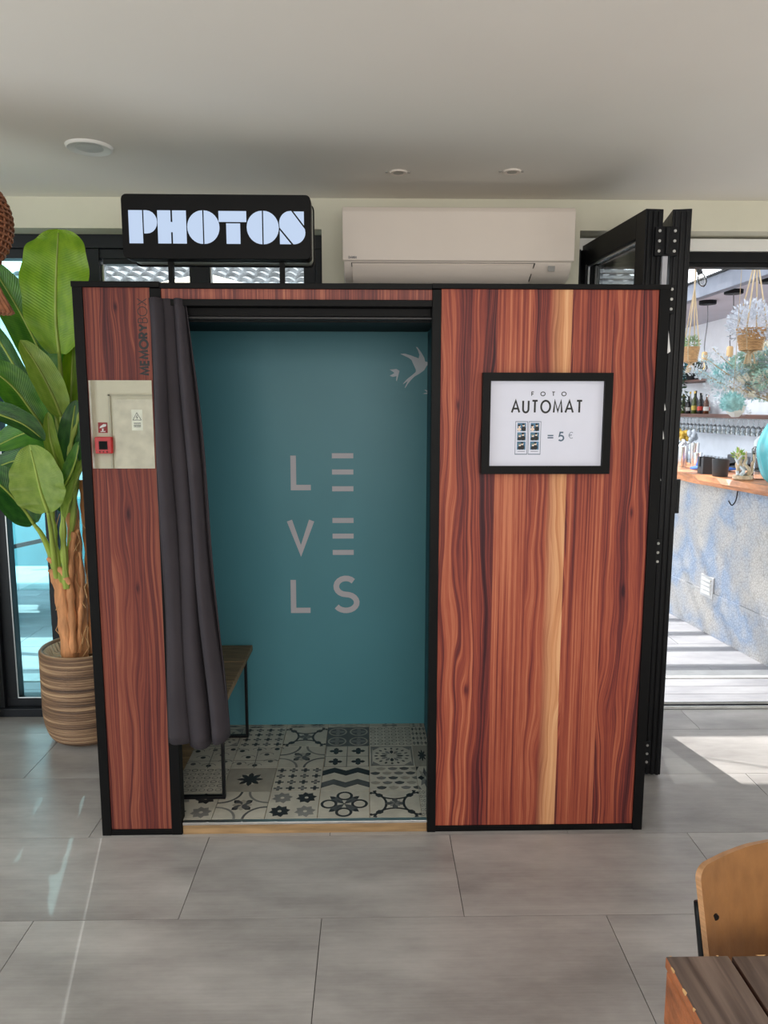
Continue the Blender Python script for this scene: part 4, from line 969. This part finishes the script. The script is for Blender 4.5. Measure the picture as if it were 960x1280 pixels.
MB().box(-.5, -.02, 5.02, 10.98, -.003, .06).build('toe_kick', black, bbk)
MB().box(-.52, -.03, 9.3, 10.4, .96, 1.27).build('wood_crate', M('bar_crate_wood', srgb(150, 110, 70), .7, vary=.3), bbk) if False else None
# bottles
dark_g = M('dark_bottle_glass', (.014, .012, .012), .15, vary=.3); brown_g = M('brown_bottle_glass', (.09, .03, .012), .15); green_g = M('olive_bottle_glass', (.05, .07, .015), .15); amber = M('amber_bottle', (.45, .22, .03), .15); clear_b = M('pale_bottle', (.55, .56, .52), .15)
lab_w = M('white_label', (.5, .49, .46), .7); lab_r = M('red_label', (.5, .06, .04), .6); lab_y = M('yellow_label', (.45, .34, .06), .6); gold = M('gold_cap', (.6, .42, .1), .3, .8)
def bottle(p, h, r, g, lab, cap, label, grp='liquor bottles on the back bar shelf'):
    t = empty('bottle', p, label, 'bottle', grp)
    MB().lathe([(r*.9, 0), (r, .006), (r, h*.55), (r*.8, h*.64), (r*.34, h*.74), (r*.30, h*.92)], n=14).build('glass_body', g, t, smooth=True)
    MB().lathe([(r*.36, h*.90), (r*.36, h)], n=12).build('cap', cap, t, smooth=True)
    MB().lathe([(r*1.02, h*.16), (r*1.02, h*.36)], n=14, cap=False).build('paper_label', lab, t)
ordw = ['first', 'second', 'third', 'fourth', 'fifth', 'sixth', 'seventh', 'eighth', 'ninth', 'tenth', 'eleventh', 'twelfth', 'thirteenth', 'fourteenth', 'fifteenth', 'sixteenth']
specs = [(dark_g, lab_w, black, .29, 'black glass'), (dark_g, lab_w, lab_r, .33, 'tall black glass'), (dark_g, lab_w, black, .31, 'black glass'), (dark_g, dark_g, black, .30, 'plain dark'), (brown_g, lab_r, lab_r, .27, 'brown red-labelled'), (green_g, lab_w, gold, .29, 'olive green'), (clear_b, lab_y, gold, .33, 'pale yellow-labelled'), (dark_g, lab_w, black, .26, 'short dark'), (dark_g, lab_w, black, .34, 'tall dark'), (green_g, lab_y, gold, .33, 'green yellow-labelled'), (dark_g, lab_w, lab_w, .30, 'dark white-capped'), (dark_g, lab_r, black, .30, 'dark red-labelled'), (clear_b, lab_r, lab_r, .28, 'pale red-capped'), (brown_g, lab_w, black, .28, 'brown glass')]
for i in range(14):
    g, lb, cp, h, nm = specs[i]
    y_ = 9.50-i*.080
    bottle((XW-.12-.05*(i % 2), y_, 1.525), h*.80, .030, g, lb, cp, f'{nm} bottle, {ordw[i]} from the left on the back bar shelf')
# hanging glasses under the shelf
gp = empty('wine_glass', (0, 0, 0), 'clear stemmed glass hanging upside down below the bottle shelf', 'glass', 'wine glasses hanging below the bottle shelf')
MB().lathe([(.032, 0), (.032, -.003), (.004, -.006), (.004, -.07), (.02, -.085), (.036, -.12), (.034, -.165), (.032, -.165), (.033, -.12)], n=12).build('glass_bowl', glass_jar, gp, smooth=True)
first = True
for r in range(2):
    for i in range(26):
        g = gp if first else copy_tree(gp)
        first = False; g.location = (XW-.08-.10*r, 9.45-i*.105, 1.478)
rk = empty('glass_rack', (XW, 0, 1.485), 'thin metal rack holding the upside down wine glasses', 'rack')
for r in range(3): MB().box(-.035-.10*r, -.028-.10*r, 6.7, 9.6, -.004, 0).build('rail', steel, rk)

# back bar things
tb = empty('tablet_stand', (XW-.35, 8.6, .96), 'black tablet on a black pole stand on the back bar', 'tablet')
p1 = at(905, 531, 8.6); 
tb.location = (p1.x, 8.6, .96); zc = p1.z-.96
MB().box(-.045, .045, -.012, .012, zc-.085, zc+.085).build('screen', M('tablet_black', (.02, .022, .03), .3), tb, bevel=.006)
MB().tube([(0, .01, .01), (0, .01, zc)], .018, 10).build('pole', black_m, tb); MB().lathe([(.07, 0), (.07, .012)], n=20).build('base', black_m, tb)
# tumblers on the back bar (stacks)
gt = empty('tumbler', (0, 0, 0), 'clear tumbler standing upside down among glasses on the back bar', 'glass', 'tumblers on the back bar')
MB().lathe([(.032, 0), (.034, .004), (.028, .10), (.001, .102)], n=12).build('glass_wall', glass_jar, gt, smooth=True)
k = 0
for i in range(11):
    for j in range(2):
        g = gt if k == 0 else copy_tree(gt); k += 1
        g.location = (XW-.18-.085*j, 8.35-i*.085, .96)
cm = empty('coffee_machine', (XW-.28, 6.8, .96), 'dark coffee machine low on the back bar behind the pots', 'coffee machine')
MB().box(-.2, .2, -.45, .45, 0, .18).build('housing', M('machine_dark', (.06, .06, .07), .35), cm, bevel=.01); MB().box(-.18, .18, -.42, .42, .18, .195).build('cup_tray', steel, cm)
for yy in (-.25, 0, .25): MB().tube([(-.2, yy, .10), (-.32, yy, .08)], .014, 8).build('handle', black, cm)
# jars with herbs at the left of back bar
jar_specs = [(8.75, srgb(60, 110, 96), 'teal capped'), (9.0, srgb(54, 80, 70), 'dark green'), (8.5, srgb(214, 176, 70), 'yellow'), (8.25, srgb(190, 198, 206), 'grey')]
for i, (yy, col, nm) in enumerate(jar_specs):
    j_ = empty('herb_jar', (XW-.40, yy, .96), f'tall clear jar with {nm} top on the back bar', 'jar', 'tall jars on the back bar')
    MB().lathe([(.05, 0), (.055, .01), (.055, .22), (.03, .25)], n=14).build('glass_body', glass_jar, j_, smooth=True)
    m_ = MB(); random.seed(i)
    for q in range(16):
        a = random.uniform(0, 6.28); r = random.uniform(0, .05); z = .27+random.uniform(0, .10)
        m_.lathe([(.001, -.03), (.026, -.01), (.026, .015), (.001, .035)], (r*math.cos(a), r*math.sin(a), z), 8)
    m_.build('stopper', M('jar_top_'+nm.replace(' ', '_'), col, .6), j_, smooth='all')
# upper shelf ornaments
to = at(858, 464, 9.25); o_ = empty('fish_ornament', (to.x, 9.25, 1.92), 'tall teal carved ornament on the upper bar shelf', 'ornament')
m_ = MB(); op = [(-.03, 0), (.03, 0), (.05, .08), (.035, .16), (.05, .25), (.04, .33), (.02, .36), (-.0, .34), (.0, .26), (-.02, .18), (-.05, .1)]
m_.prism(op, lambda x, y, d: (x, d, y), .04); m_.build('carving', M('teal_glaze', srgb(40, 140, 168), .4, vary=.3), o_, bevel=.004)
MB().box(-.04, .04, -.01, .05, -.0, .012).build('base', dkw, o_)
o_ = empty('picture_stand', (XW-.14, 9.16, 1.92), 'small dark patterned frame standing beside the teal ornament', 'frame')
f_ = MB(); f_.box(-.06, .06, -.01, .01, 0, .012); f_.box(-.06, .06, -.01, .01, .17, .182); f_.box(-.06, -.05, -.01, .01, .012, .17); f_.box(.05, .06, -.01, .01, .012, .17); f_.build('frame', black, o_)
m_ = MB()
for i in range(12): m_.tube([(-.045+(i % 4)*.03+.012*math.cos(a), 0, .03+(i//4)*.055+.02*math.sin(a)) for a in [2*PI*q/8 for q in range(9)]], .003, 4)
m_.build('scrollwork', M('cream_scroll', (.6, .58, .5), .6), o_)

def leafy(mb, c, n, spread, size, mi=0, seed=0, up_=.3):
    random.seed(seed)
    for _ in range(n):
        a = random.uniform(0, 2*PI); e = math.asin(random.uniform(-.7, 1)); rr = spread*random.uniform(.3, 1)**.5
        p = Vector(c)+Vector((math.cos(a)*math.cos(e), math.sin(a)*math.cos(e), math.sin(e)))*rr
        d = (p-Vector(c)).normalized()+Vector((random.uniform(-.5, .5), random.uniform(-.5, .5), random.uniform(-.3, .3)+up_)); d.normalize()
        s = d.cross(Vector((random.uniform(-1, 1), random.uniform(-1, 1), random.uniform(-1, 1)))).normalized(); l = size*random.uniform(.6, 1.3)
        mb.add([p-d*l*.5, p+s*l*.22, p+d*l*.6, p-s*l*.22], [(0, 1, 2, 3)], mi)
ivy = empty('trailing_plant', (XW-.13, 8.96, 1.92), 'dark green trailing plant hanging off the upper bar shelf', 'plant')
MB().lathe([(.05, 0), (.07, .01), (.085, .12), (.075, .12), (.07, .1), (.001, .1)], n=16).build('pot', black_m, ivy, smooth=True)
m_ = MB(); leafy(m_, (0, 0, .14), 160, .12, .045, seed=3); 
for k in range(9): leafy(m_, (-.13-.02*math.sin(k), .03*math.sin(k*2), .08-.05*k), 22, .07, .045, seed=20+k, up_=-.4)
m_.build('foliage', M('dark_ivy_leaf', srgb(44, 66, 48), .5, vary=.4), ivy)['kind'] = 'stuff'

# things on the counter
tray = empty('serving_tray', on_counter(.20, 1.86), 'dark round-edged tray on the left end of the bar counter', 'tray')
MB().lathe([(.13, 0), (.19, .004), (.20, .018), (.19, .018), (.18, .008), (.001, .008)], n=32).build('tray_dish', M('dark_tray', (.10, .11, .13), .35), tray, smooth=True)
shk_m = M('polished_steel', (.72, .73, .75), .22, 1, vary=.05)
def shaker(s, y, h, r, label, lidded=False, grp='cocktail shakers on the bar counter', z=0):
    p = on_counter(s, y); t = empty('cocktail_shaker', (p[0], p[1], p[2]+z), label, 'shaker', grp)
    MB().lathe([(r*.78, 0), (r*.8, .004), (r, h*.72 if lidded else h)]+([] if lidded else [(r*.95, h), (r*.75, .01), (.001, .01)]), n=20).build('cup', shk_m, t, smooth=True)
    if lidded:
        MB().lathe([(r, h*.72), (r*.95, h*.78), (r*.5, h*.86), (r*.45, h*.88)], n=20).build('lid', shk_m, t, smooth=True); MB().lathe([(r*.42, h*.88), (r*.38, h*.98), (r*.2, h)], n=14).build('cap', shk_m, t, smooth=True)
shaker(.19, 1.50, .225, .040, 'tall lidded steel cocktail shaker on the bar counter', True)
shaker(.22, 1.33, .125, .035, 'shorter open steel shaker cup nearer the black pots', False)
shaker(.17, 1.78, .16, .036, 'steel shaker cup standing on the dark tray', False, z=.0085)
shaker(.32, 1.55, .19, .036, 'steel shaker cup behind the tall lidded shaker', False)
wt = empty('white_jug', (on_counter(.24, 1.93)[0], on_counter(.24, 1.93)[1], 1.1285), 'white glazed jug at the far end of the dark tray', 'jug')
MB().lathe([(.04, 0), (.055, .02), (.055, .16), (.035, .21), (.042, .26)], n=18).build('jug_body', M('white_glaze', (.8, .8, .78), .25), wt, smooth=True)
MB().tube(spline([(-.05, 0, .18), (-.09, 0, .15), (-.085, 0, .08), (-.055, 0, .05)], 5), .007, 8).build('handle', M('white_glaze_handle', (.8, .8, .78), .25), wt, smooth='all')
cl = empty('blue_cloth', on_counter(.24, 1.12), 'folded bright blue cloth lying on the bar counter', 'cloth')
m_ = MB(); m_.grid([[(-.12+.05*i, -.10+.05*j, .018+.008*math.sin(i*1.7+j)) for j in range(6)] for i in range(6)]); m_.build('folded_cloth', M('bright_blue_cloth', srgb(62, 110, 200), .85), cl, smooth='all', solid=.016)
nb = empty('black_napkin_box', on_counter(.05, .92), 'square black napkin holder beside the round black pot', 'box')
f_ = MB(); f_.box(-.04, .04, -.045, -.04, 0, .12); f_.box(-.04, .04, .04, .045, 0, .12); f_.box(.035, .04, -.04, .04, 0, .12); f_.box(-.04, .035, -.04, .04, 0, .006); f_.box(-.04, -.035, -.04, -.015, .006, .12); f_.box(-.04, -.035, .015, .04, .006, .12); f_.box(-.04, -.035, -.015, .015, .006, .05)
f_.build('holder', M('black_box_plastic', (.03, .032, .036), .35), nb); MB().box(-.03, .03, -.034, .034, .007, .108).build('napkins', M('dark_napkins', (.08, .08, .09), .8), nb)
bp2 = empty('black_pot', on_counter(.03, .70), 'round matte black pot on the bar counter', 'pot')
MB().lathe([(.048, 0), (.050, .003), (.057, .12), (.052, .12), (.047, .012), (.001, .012)], n=26).build('pot_body', M('matte_black_pot', (.035, .036, .04), .55), bp2, smooth=True)

# teal vase with bouquet
vz = empty('teal_vase', on_counter(.10, .12), 'large ribbed teal glass vase at the right end of the bar', 'vase')
tealg = M('teal_glass_glaze', srgb(96, 186, 196), .2, vary=.22, scale=7, stretch=(1, 1, .5))
sp_ = spline([(.075, 0, 0), (.125, 0, .06), (.158, 0, .18), (.155, 0, .27), (.11, 0, .38), (.062, 0, .44), (.07, 0, .475)], 6)
m_ = MB(); vs = []; n = 72
for q in sp_: vs.append([((q.x+.006*math.sin(k*12*2*PI/n+q.z*9))*math.cos(2*PI*k/n), (q.x+.006*math.sin(k*12*2*PI/n+q.z*9))*math.sin(2*PI*k/n), q.z) for k in range(n+1)])
m_.grid(vs); m_.add([(.075*math.cos(2*PI*k/24), .075*math.sin(2*PI*k/24), 0.001) for k in range(24)], [tuple(range(24))]); m_.build('vase_body', tealg, vz, smooth='all')
vzp = Vector(vz.location)
bq = empty('dried_bouquet', (vzp.x, vzp.y, vzp.z+.01), 'huge pale blue and green dried flower bouquet spilling from the teal vase', 'bouquet')
cols = [M('pale_blue_flower', srgb(200, 224, 232), .8, vary=.15, scale=40), M('sage_flower', srgb(186, 210, 200), .8, vary=.2, scale=40), M('cream_flower', srgb(226, 222, 208), .8, vary=.15, scale=40), M('turquoise_flower', srgb(166, 212, 214), .8, vary=.25, scale=40), M('silver_sprig', srgb(222, 228, 236), .8, vary=.15, scale=40), M('mint_flower', srgb(184, 216, 204), .8, vary=.2, scale=40)]
twig = M('bleached_twig', srgb(196, 176, 146), .8, vary=.2)
heads = []
for k, cmat in enumerate(cols):
    m_ = MB(); leafy(m_, (0, 0, 0), 240, .052, .017, seed=40+k, up_=.1); heads.append(m_.mesh('flower_head', cmat))
random.seed(11); B0 = Vector(bq.location)
for k in range(84):
    # crown of the bouquet: an ellipsoid leaning left of the vase
    a = random.uniform(0, 2*PI); e = random.uniform(-.9, 1.2); rr = random.uniform(.55, 1)
    c = Vector((-.08, -.02, .62))+Vector((.36*math.cos(a)*math.cos(e), .30*math.sin(a)*math.cos(e), .22*math.sin(e)))*rr
    if c.x < -.2: c.z = max(c.z, .58)
    if c.z < .44 and math.hypot(c.x, c.y) < .15: c.z = .48
    ob = bpy.data.objects.new('flower_head', random.choice(heads)); C.objects.link(ob); ob.parent = bq; ob.location = c
    s_ = random.uniform(.8, 1.5); ob.scale = (s_, s_, s_); ob.rotation_euler = (random.uniform(0, 6), random.uniform(0, 6), 0)
    if k % 2 == 0: MB().tube(spline([(0, 0, .1), (c.x*.15, c.y*.15, .45), c], 5), .004, 5).build('stem', twig, bq)
for k, tgt in enumerate([(-.60, -.12, .76), (-.66, -.05, .70), (-.56, -.14, .64), (-.50, .0, .82), (-.62, -.1, .68), (-.48, -.2, .62)]):
    tv = Vector(tgt); MB().tube(spline([(0, 0, .2), (-.06, -.02, .48), tv*.7+Vector((0, 0, .12)), tv], 5), [.006-.0002*i for i in range(16)], 5).build('twig', twig, bq)
    m_ = MB()
    for q in range(7):
        c = tv*(.72+.045*q)+Vector((0, 0, .05-.02*abs(q-3))); leafy(m_, c, 34, .03, .018, seed=60+k*9+q)
    m_.build('sprig', cols[4 if k % 2 else 0], bq)

def ball_pot():
    p = at(916, 504, 4.0); t = empty('turquoise_flower_ball', (p.x, 4.0, p.z), 'round turquoise flower ball in white pot hanging below the bouquet', 'flower ball')
    m_ = MB(); leafy(m_, (0, 0, 0), 700, .062, .018, seed=77, up_=0); m_.lathe([(.001, -.055), (.05, -.03), (.055, .0), (.05, .03), (.001, .055)], n=12); m_.build('flower_ball', cols[3], t)['kind'] = 'stuff'
    MB().lathe([(.02, -.075), (.05, -.05), (.054, -.01), (.048, -.01), (.001, -.03)], (.024, .015, 0), 6).build('white_pot', white, t)
    MB().tube([(0, 0, .06), (0, 0, 2.95-p.z)], .0015, 5).build('hanging_cord', twig, t)
ball_pot()
# coral ornament and jar beside the vase
co = empty('coral_ornament', on_counter(.03, .44), 'cream coral and shell arrangement between black pot and teal vase', 'ornament')
random.seed(21)
cm_ = [M('cream_coral', srgb(214, 190, 160), .7, vary=.25, scale=60), M('white_coral', srgb(216, 220, 224), .7, vary=.1), M('lime_sprig', srgb(160, 190, 80), .6)]
MB().lathe([(.05, 0), (.062, .01), (.06, .03), (.001, .03)], n=18).build('base', cm_[0], co, smooth=True)
for k in range(9):
    a = random.uniform(0, 6.28); q = Vector((math.cos(a)*.03, math.sin(a)*.04, .03)); pts = [q]
    for _ in range(4): q = q+Vector((random.uniform(-.025, .025), random.uniform(-.03, .03), random.uniform(.02, .05))); pts.append(q)
    MB().tube(spline(pts, 4), [.013-.0005*i for i in range(17)], 7).build('coral_branch', cm_[k % 2], co, smooth='all')
m_ = MB(); leafy(m_, (-.01, .05, .16), 60, .05, .03, seed=5); m_.build('green_sprig', cm_[2], co)
jr = empty('glass_canister', on_counter(.17, .46), 'clear glass canister with white lid behind the coral', 'jar')
MB().lathe([(.06, 0), (.065, .01), (.065, .20), (.05, .22)], n=20).build('glass_body', glass_jar, jr, smooth=True); MB().lathe([(.055, .22), (.05, .26), (.02, .29), (.001, .30)], n=20).build('lid', cm_[1], jr, smooth=True)

# hanging macrame planters
def hanger(p, name_label, topz, r, h, fol, foln, seed, spread):
    t = empty('hanging_planter', p, name_label, 'hanging planter', 'macrame hanging planters on the terrace')
    wick = M('wicker_basket_weave', srgb(196, 156, 112), .75, vary=.3, scale=40, stretch=(1, 1, 6), bump=.5)
    m_ = MB()
    for i in range(13):
        z = i*h/12; rr = r*(.72+.28*i/12); m_.tube([((rr+.003*math.sin(a*9+i*PI))*math.cos(a), (rr+.003*math.sin(a*9+i*PI))*math.sin(a), z) for a in [2*PI*k/28 for k in range(29)]], h/24*1.1, 5, cap=False)
    m_.lathe([(r*.7, 0), (r*.95, h)], n=20); m_.build('woven_basket', wick, t, smooth='all')
    tz = topz-p[2]
    for k in range(4):
        a = PI/4+k*PI/2; kx, ky = r*1.05*math.cos(a), r*1.05*math.sin(a)
        MB().tube([(0, 0, -.02), (kx*.7, ky*.7, .0), (kx, ky, h), (0, 0, h+.42)], .0045, 5).build('macrame_cord', twig, t)
    MB().tube([(0, 0, h+.41), (0, 0, tz)], .006, 6).build('macrame_cord', twig, t)
    m_ = MB()
    for k in range(10): m_.tube([(0, 0, -.01), (.02*math.sin(k*2), .02*math.cos(k*2), -.03), (.03*math.sin(k*2), .03*math.cos(k*2), -.08)], .003, 4)
    m_.build('tassel', twig, t)
    m_ = MB(); leafy(m_, (0, 0, h+.03), foln, spread, .022, seed=seed); m_.build('foliage', fol, t)['kind'] = 'stuff'
silver = M('silver_blue_foliage', srgb(214, 220, 232), .7, vary=.15, scale=30)
p = at(938, 437, 4.3); hanger((p.x, 4.3, p.z), 'wicker basket planter with silvery foliage above the bouquet', 2.96, .078, .115, silver, 1300, 31, .14)
p = at(863, 452, 5.4); hanger((p.x, 5.4, p.z), 'small macrame planter with green foliage next to the folding door', 2.96, .055, .10, M('light_green_foliage', srgb(150, 176, 130), .7, vary=.3), 220, 32, .06)

# bar canopy roof and pendants
rf = empty('bar_canopy', (0, 0, 0), 'flat grey roof canopy over the bar with metal edge beam', 'canopy')
MB().box(3.02, 6.0, 4.0, 13.0, 2.60, 2.66).build('soffit', M('grey_white_soffit', srgb(190, 190, 200), .8, vary=.05, scale=3), rf)
MB().box(2.94, 3.02, 4.0, 13.0, 2.575, 2.72).build('edge_beam', M('grey_metal_beam', srgb(120, 126, 140), .5), rf, bevel=.004); MB().box(2.92, 3.04, 4.0, 13.0, 2.72, 2.735).build('edge_flashing', anthr, rf)
MB().box(5.9, 6.0, 4.1, 4.2, -.02, 2.60).build('post', anthr, rf); MB().box(5.9, 6.0, 12.8, 12.9, -.02, 2.60).build('post', anthr, rf)
bulb_m = glass_mat('clear_bulb_glass', (.95, .93, .9), 1.4)
fil = M('warm_filament', (1, .62, .25), .5, vary=0, emit=3)
for i, (x, y, u) in enumerate(((3.19, 7.15, 884), (3.12, 6.50, 913), (3.13, 5.93, 955))):
    t = empty('pendant_light', (x, y, 2.60), ['farthest black-canopy pendant with wooden bulb socket over the bar', 'middle black-canopy pendant over the bar', 'nearest black-canopy pendant behind the wicker basket planter'][i], 'pendant lamp', 'pendant lights over the bar')
    MB().lathe([(.075, -.035), (.078, -.030), (.078, 0)], n=24).build('canopy', black, t, smooth=True)
    MB().tube(spline([(0, 0, -.03), (.008, 0, -.2), (-.006, 0, -.4), (0, 0, -.48)], 5), .005, 6).build('cord', M('grey_flex', (.16, .16, .18), .6), t)
    MB().lathe([(.018, -.475), (.026, -.485), (.028, -.56), (.022, -.565)], n=14).build('wooden_socket', M('pale_wood_socket', srgb(210, 176, 128), .6), t, smooth=True)
    MB().lathe([(.014, -.565), (.03, -.60), (.034, -.63), (.022, -.66), (.001, -.67)], n=14).build('bulb', bulb_m, t, smooth=True); MB().tube([(0, 0, -.58), (.006, 0, -.62), (-.006, 0, -.64)], .002, 4).build('filament', fil, t)
sdk = empty('smoke_detector', (4.30, 9.55, 2.60), 'small white round smoke detector under the bar canopy', 'smoke detector'); MB().lathe([(.03, -.05), (.07, -.04), (.08, 0)], n=20).build('housing', white, sdk, smooth=True)
spk = empty('small_speaker', (3.15, 8.0, 2.60), 'small black box speaker under the canopy behind the macrame planter', 'speaker'); MB().box(-.045, .045, -.05, .05, -.09, -.0).build('housing', black, spk, bevel=.006)
# string light
sl = empty('string_light', (2.14, 5.0, 2.52), 'black string light wire with one clear bulb near the door head', 'string light')
a0 = at(845, 343, 5); a1 = at(872, 330, 5); a2 = at(905, 313, 5.0)
SLV = Vector(sl.location)
MB().tube([Vector((.5, 5.9, 2.84))-SLV, a0-SLV, a1-SLV, a2-SLV, Vector((3.0, 4.7, 2.74))-SLV], .004, 5).build('wire', black, sl)
q = a1-SLV; ax = Vector((.35, 0, -1)).normalized()
MB().tube([q, q+ax*.07], .018, 10).build('socket', anthr, sl); MB().tube([q+ax*.07, q+ax*.09, q+ax*.12, q+ax*.145, q+ax*.155], [.016, .028, .030, .018, .003], 12).build('bulb', bulb_m, sl, smooth=True)

# ---- pergola over the terrace (added out of view to shape sunlight; boards with gaps)
pg = empty('sunblocker', (0, 0, 0), 'added unseen slatted pergola outside the windows', 'sunblocker')
pgm = M('grey_sunblocker_board', srgb(150, 150, 150), .7)
PZ = 2.95
def pb(x0, x1, y0, y1, nm='board'): MB().box(x0, x1, y0, y1, PZ, PZ+.03).build(nm, pgm, pg)
SH = PZ/math.tan(SUN_EL)
def up_to(x, y): return (x-SUN_AZ.x*SH, y-SUN_AZ.y*SH)
# right bay: opening that lets the sunny patch onto the tiles inside
xa, yb1 = up_to(1.2, 2.93); _, yb2 = up_to(0, 3.41); _, yb3 = up_to(0, 3.80)
pb(.2, 2.9, 4.0, yb1); pb(.2, 2.9, yb2, yb3)
for i in range(5): pb(-4.6, .19, 4.0+i*0, 4.001) if False else None
for i in range(9): pb(.2, 3.0, yb3+.55+i*.34, yb3+.55+i*.34+.07, 'slat')
# left bay: boards running along the sun direction with narrow slots
ang = math.atan2(SUN_AZ.x, -SUN_AZ.y)
def board(x_c, wd, y0, y1):
    a = Vector((x_c, 2.2)); f = lambda yy: (x_c+(2.2-yy)*SUN_AZ.x/-SUN_AZ.y*1.0, yy)
    (xa_, ya_), (xb_, yb_) = up_to(*f(y0)), up_to(*f(y1))
    MB().obox((xa_, ya_, PZ), (xb_, yb_, PZ), wd, .03).build('board', pgm, pg)
# slots measured on the floor (x at y = 2.2): two streak rows and the thin line by the booth
xs_ = [-1.145, -1.03]; xl = -.917
edges = [-3.6, -1.215, -1.180, -1.055, -1.020, -.9205, -.9125, .3]
for a, b in ((-3.0, -1.24), (-1.175, -1.075), (-1.01, -.965), (-.85, .35)):
    board((a+b)/2, b-a, 4.1, .9)
MB().box(-4.8, 2.9, 7.0, 7.1, PZ+.04, PZ+.14).build('beam', pgm, pg); MB().box(-4.8, 3.0, 4.05, 4.13, PZ+.04, PZ+.14).build('beam', pgm, pg); MB().box(-4.8, 3.0, 5.36, 5.44, PZ+.04, PZ+.12).build('beam', pgm, pg)
MB().box(-4.8, -4.7, 7.0, 7.1, -.02, PZ+.04).build('post', pgm, pg)

# ---- beyond the left window
tw_ = struct('wall_terrace', MB().box(-6, -1.0, 6.6, 6.75, -.02, .78), M('turquoise_rendered_wall', srgb(120, 176, 186), .8, vary=.1))
struct('wall_far', MB().box(-9, 4.4, 12.4, 12.6, -.02, 3.6), M('pale_far_wall', srgb(186, 196, 200), .8))
lo = empty('sun_lounger', (-3.2, 5.6, 0), 'grey low lounger on the terrace outside the left window', 'lounger')
MB().box(-.5, .9, -.3, .3, .26, .32).build('cushion', M('pale_lounger_cushion', srgb(170, 196, 204), .8), lo, bevel=.02)
for sx, sy in ((-.45, -.27), (.85, -.27), (-.45, .27), (.85, .27)): MB().box(sx-.02, sx+.02, sy-.02, sy+.02, -.004, .26).build('leg', anthr, lo)
MB().obox((-1.2, -.35, .20), (.9, -.35, .66), .03, .03).build('side_rail', anthr, lo)
# tiled roof of the building behind
nb_ = empty('neighbour_roof', (0, 12.2, 3.45), 'grey scalloped tile roof of the building behind the terrace', 'roof')
m_ = MB(); rows = []; NXR = 264
for i in range(14):
    y = i*.30; z = i*.135
    for k in (0, 1):
        rows.append([(-6+10.4*j/NXR, y+(.0 if k == 0 else .30)-.05*abs(math.sin(j*PI/6))*(1 if k == 0 else 0), z+(.06 if k == 0 else .0)+.05*abs(math.sin(j*PI/6))+(.135 if k else 0)) for j in range(NXR+1)])
m_.grid(rows)
o_ = m_.build('roof_tiles', M('weathered_roof_tile', srgb(118, 118, 120), .85, vary=.5, scale=8, bump=.4), nb_); o_['kind'] = 'stuff'
MB().box(-6, 4.4, -.08, .0, -.12, .02).build('gutter', anthr, nb_)
th = empty('thatched_parasol', (-1.9, 8.8, 0), 'pale thatched parasol on the terrace seen through the upper window', 'parasol')
m_ = MB(); random.seed(9)
tm_ = M('pale_thatch', srgb(206, 190, 166), .9, vary=.4, scale=30)
m_.lathe([(.001, 3.12), (.5, 2.98), (1.5, 2.62), (1.48, 2.58), (.5, 2.92), (.001, 3.02)], n=28)
for k in range(420):
    a = random.uniform(0, 6.28); r = random.uniform(.2, 1.5); z = 3.09-.33*r; c, s = math.cos(a), math.sin(a)
    p_ = Vector((r*c, r*s, z+.02)); d = Vector((c*.2, s*.2, -.085)); t_ = Vector((-s, c, 0))*.02
    m_.add([p_-t_, p_+t_, p_+d+t_*.4, p_+d-t_*.4], [(0, 1, 2, 3)])
m_.build('thatch', tm_, th); MB().tube([(0, 0, -.004), (0, 0, 3.0)], .04, 10).build('pole', tm_, th)
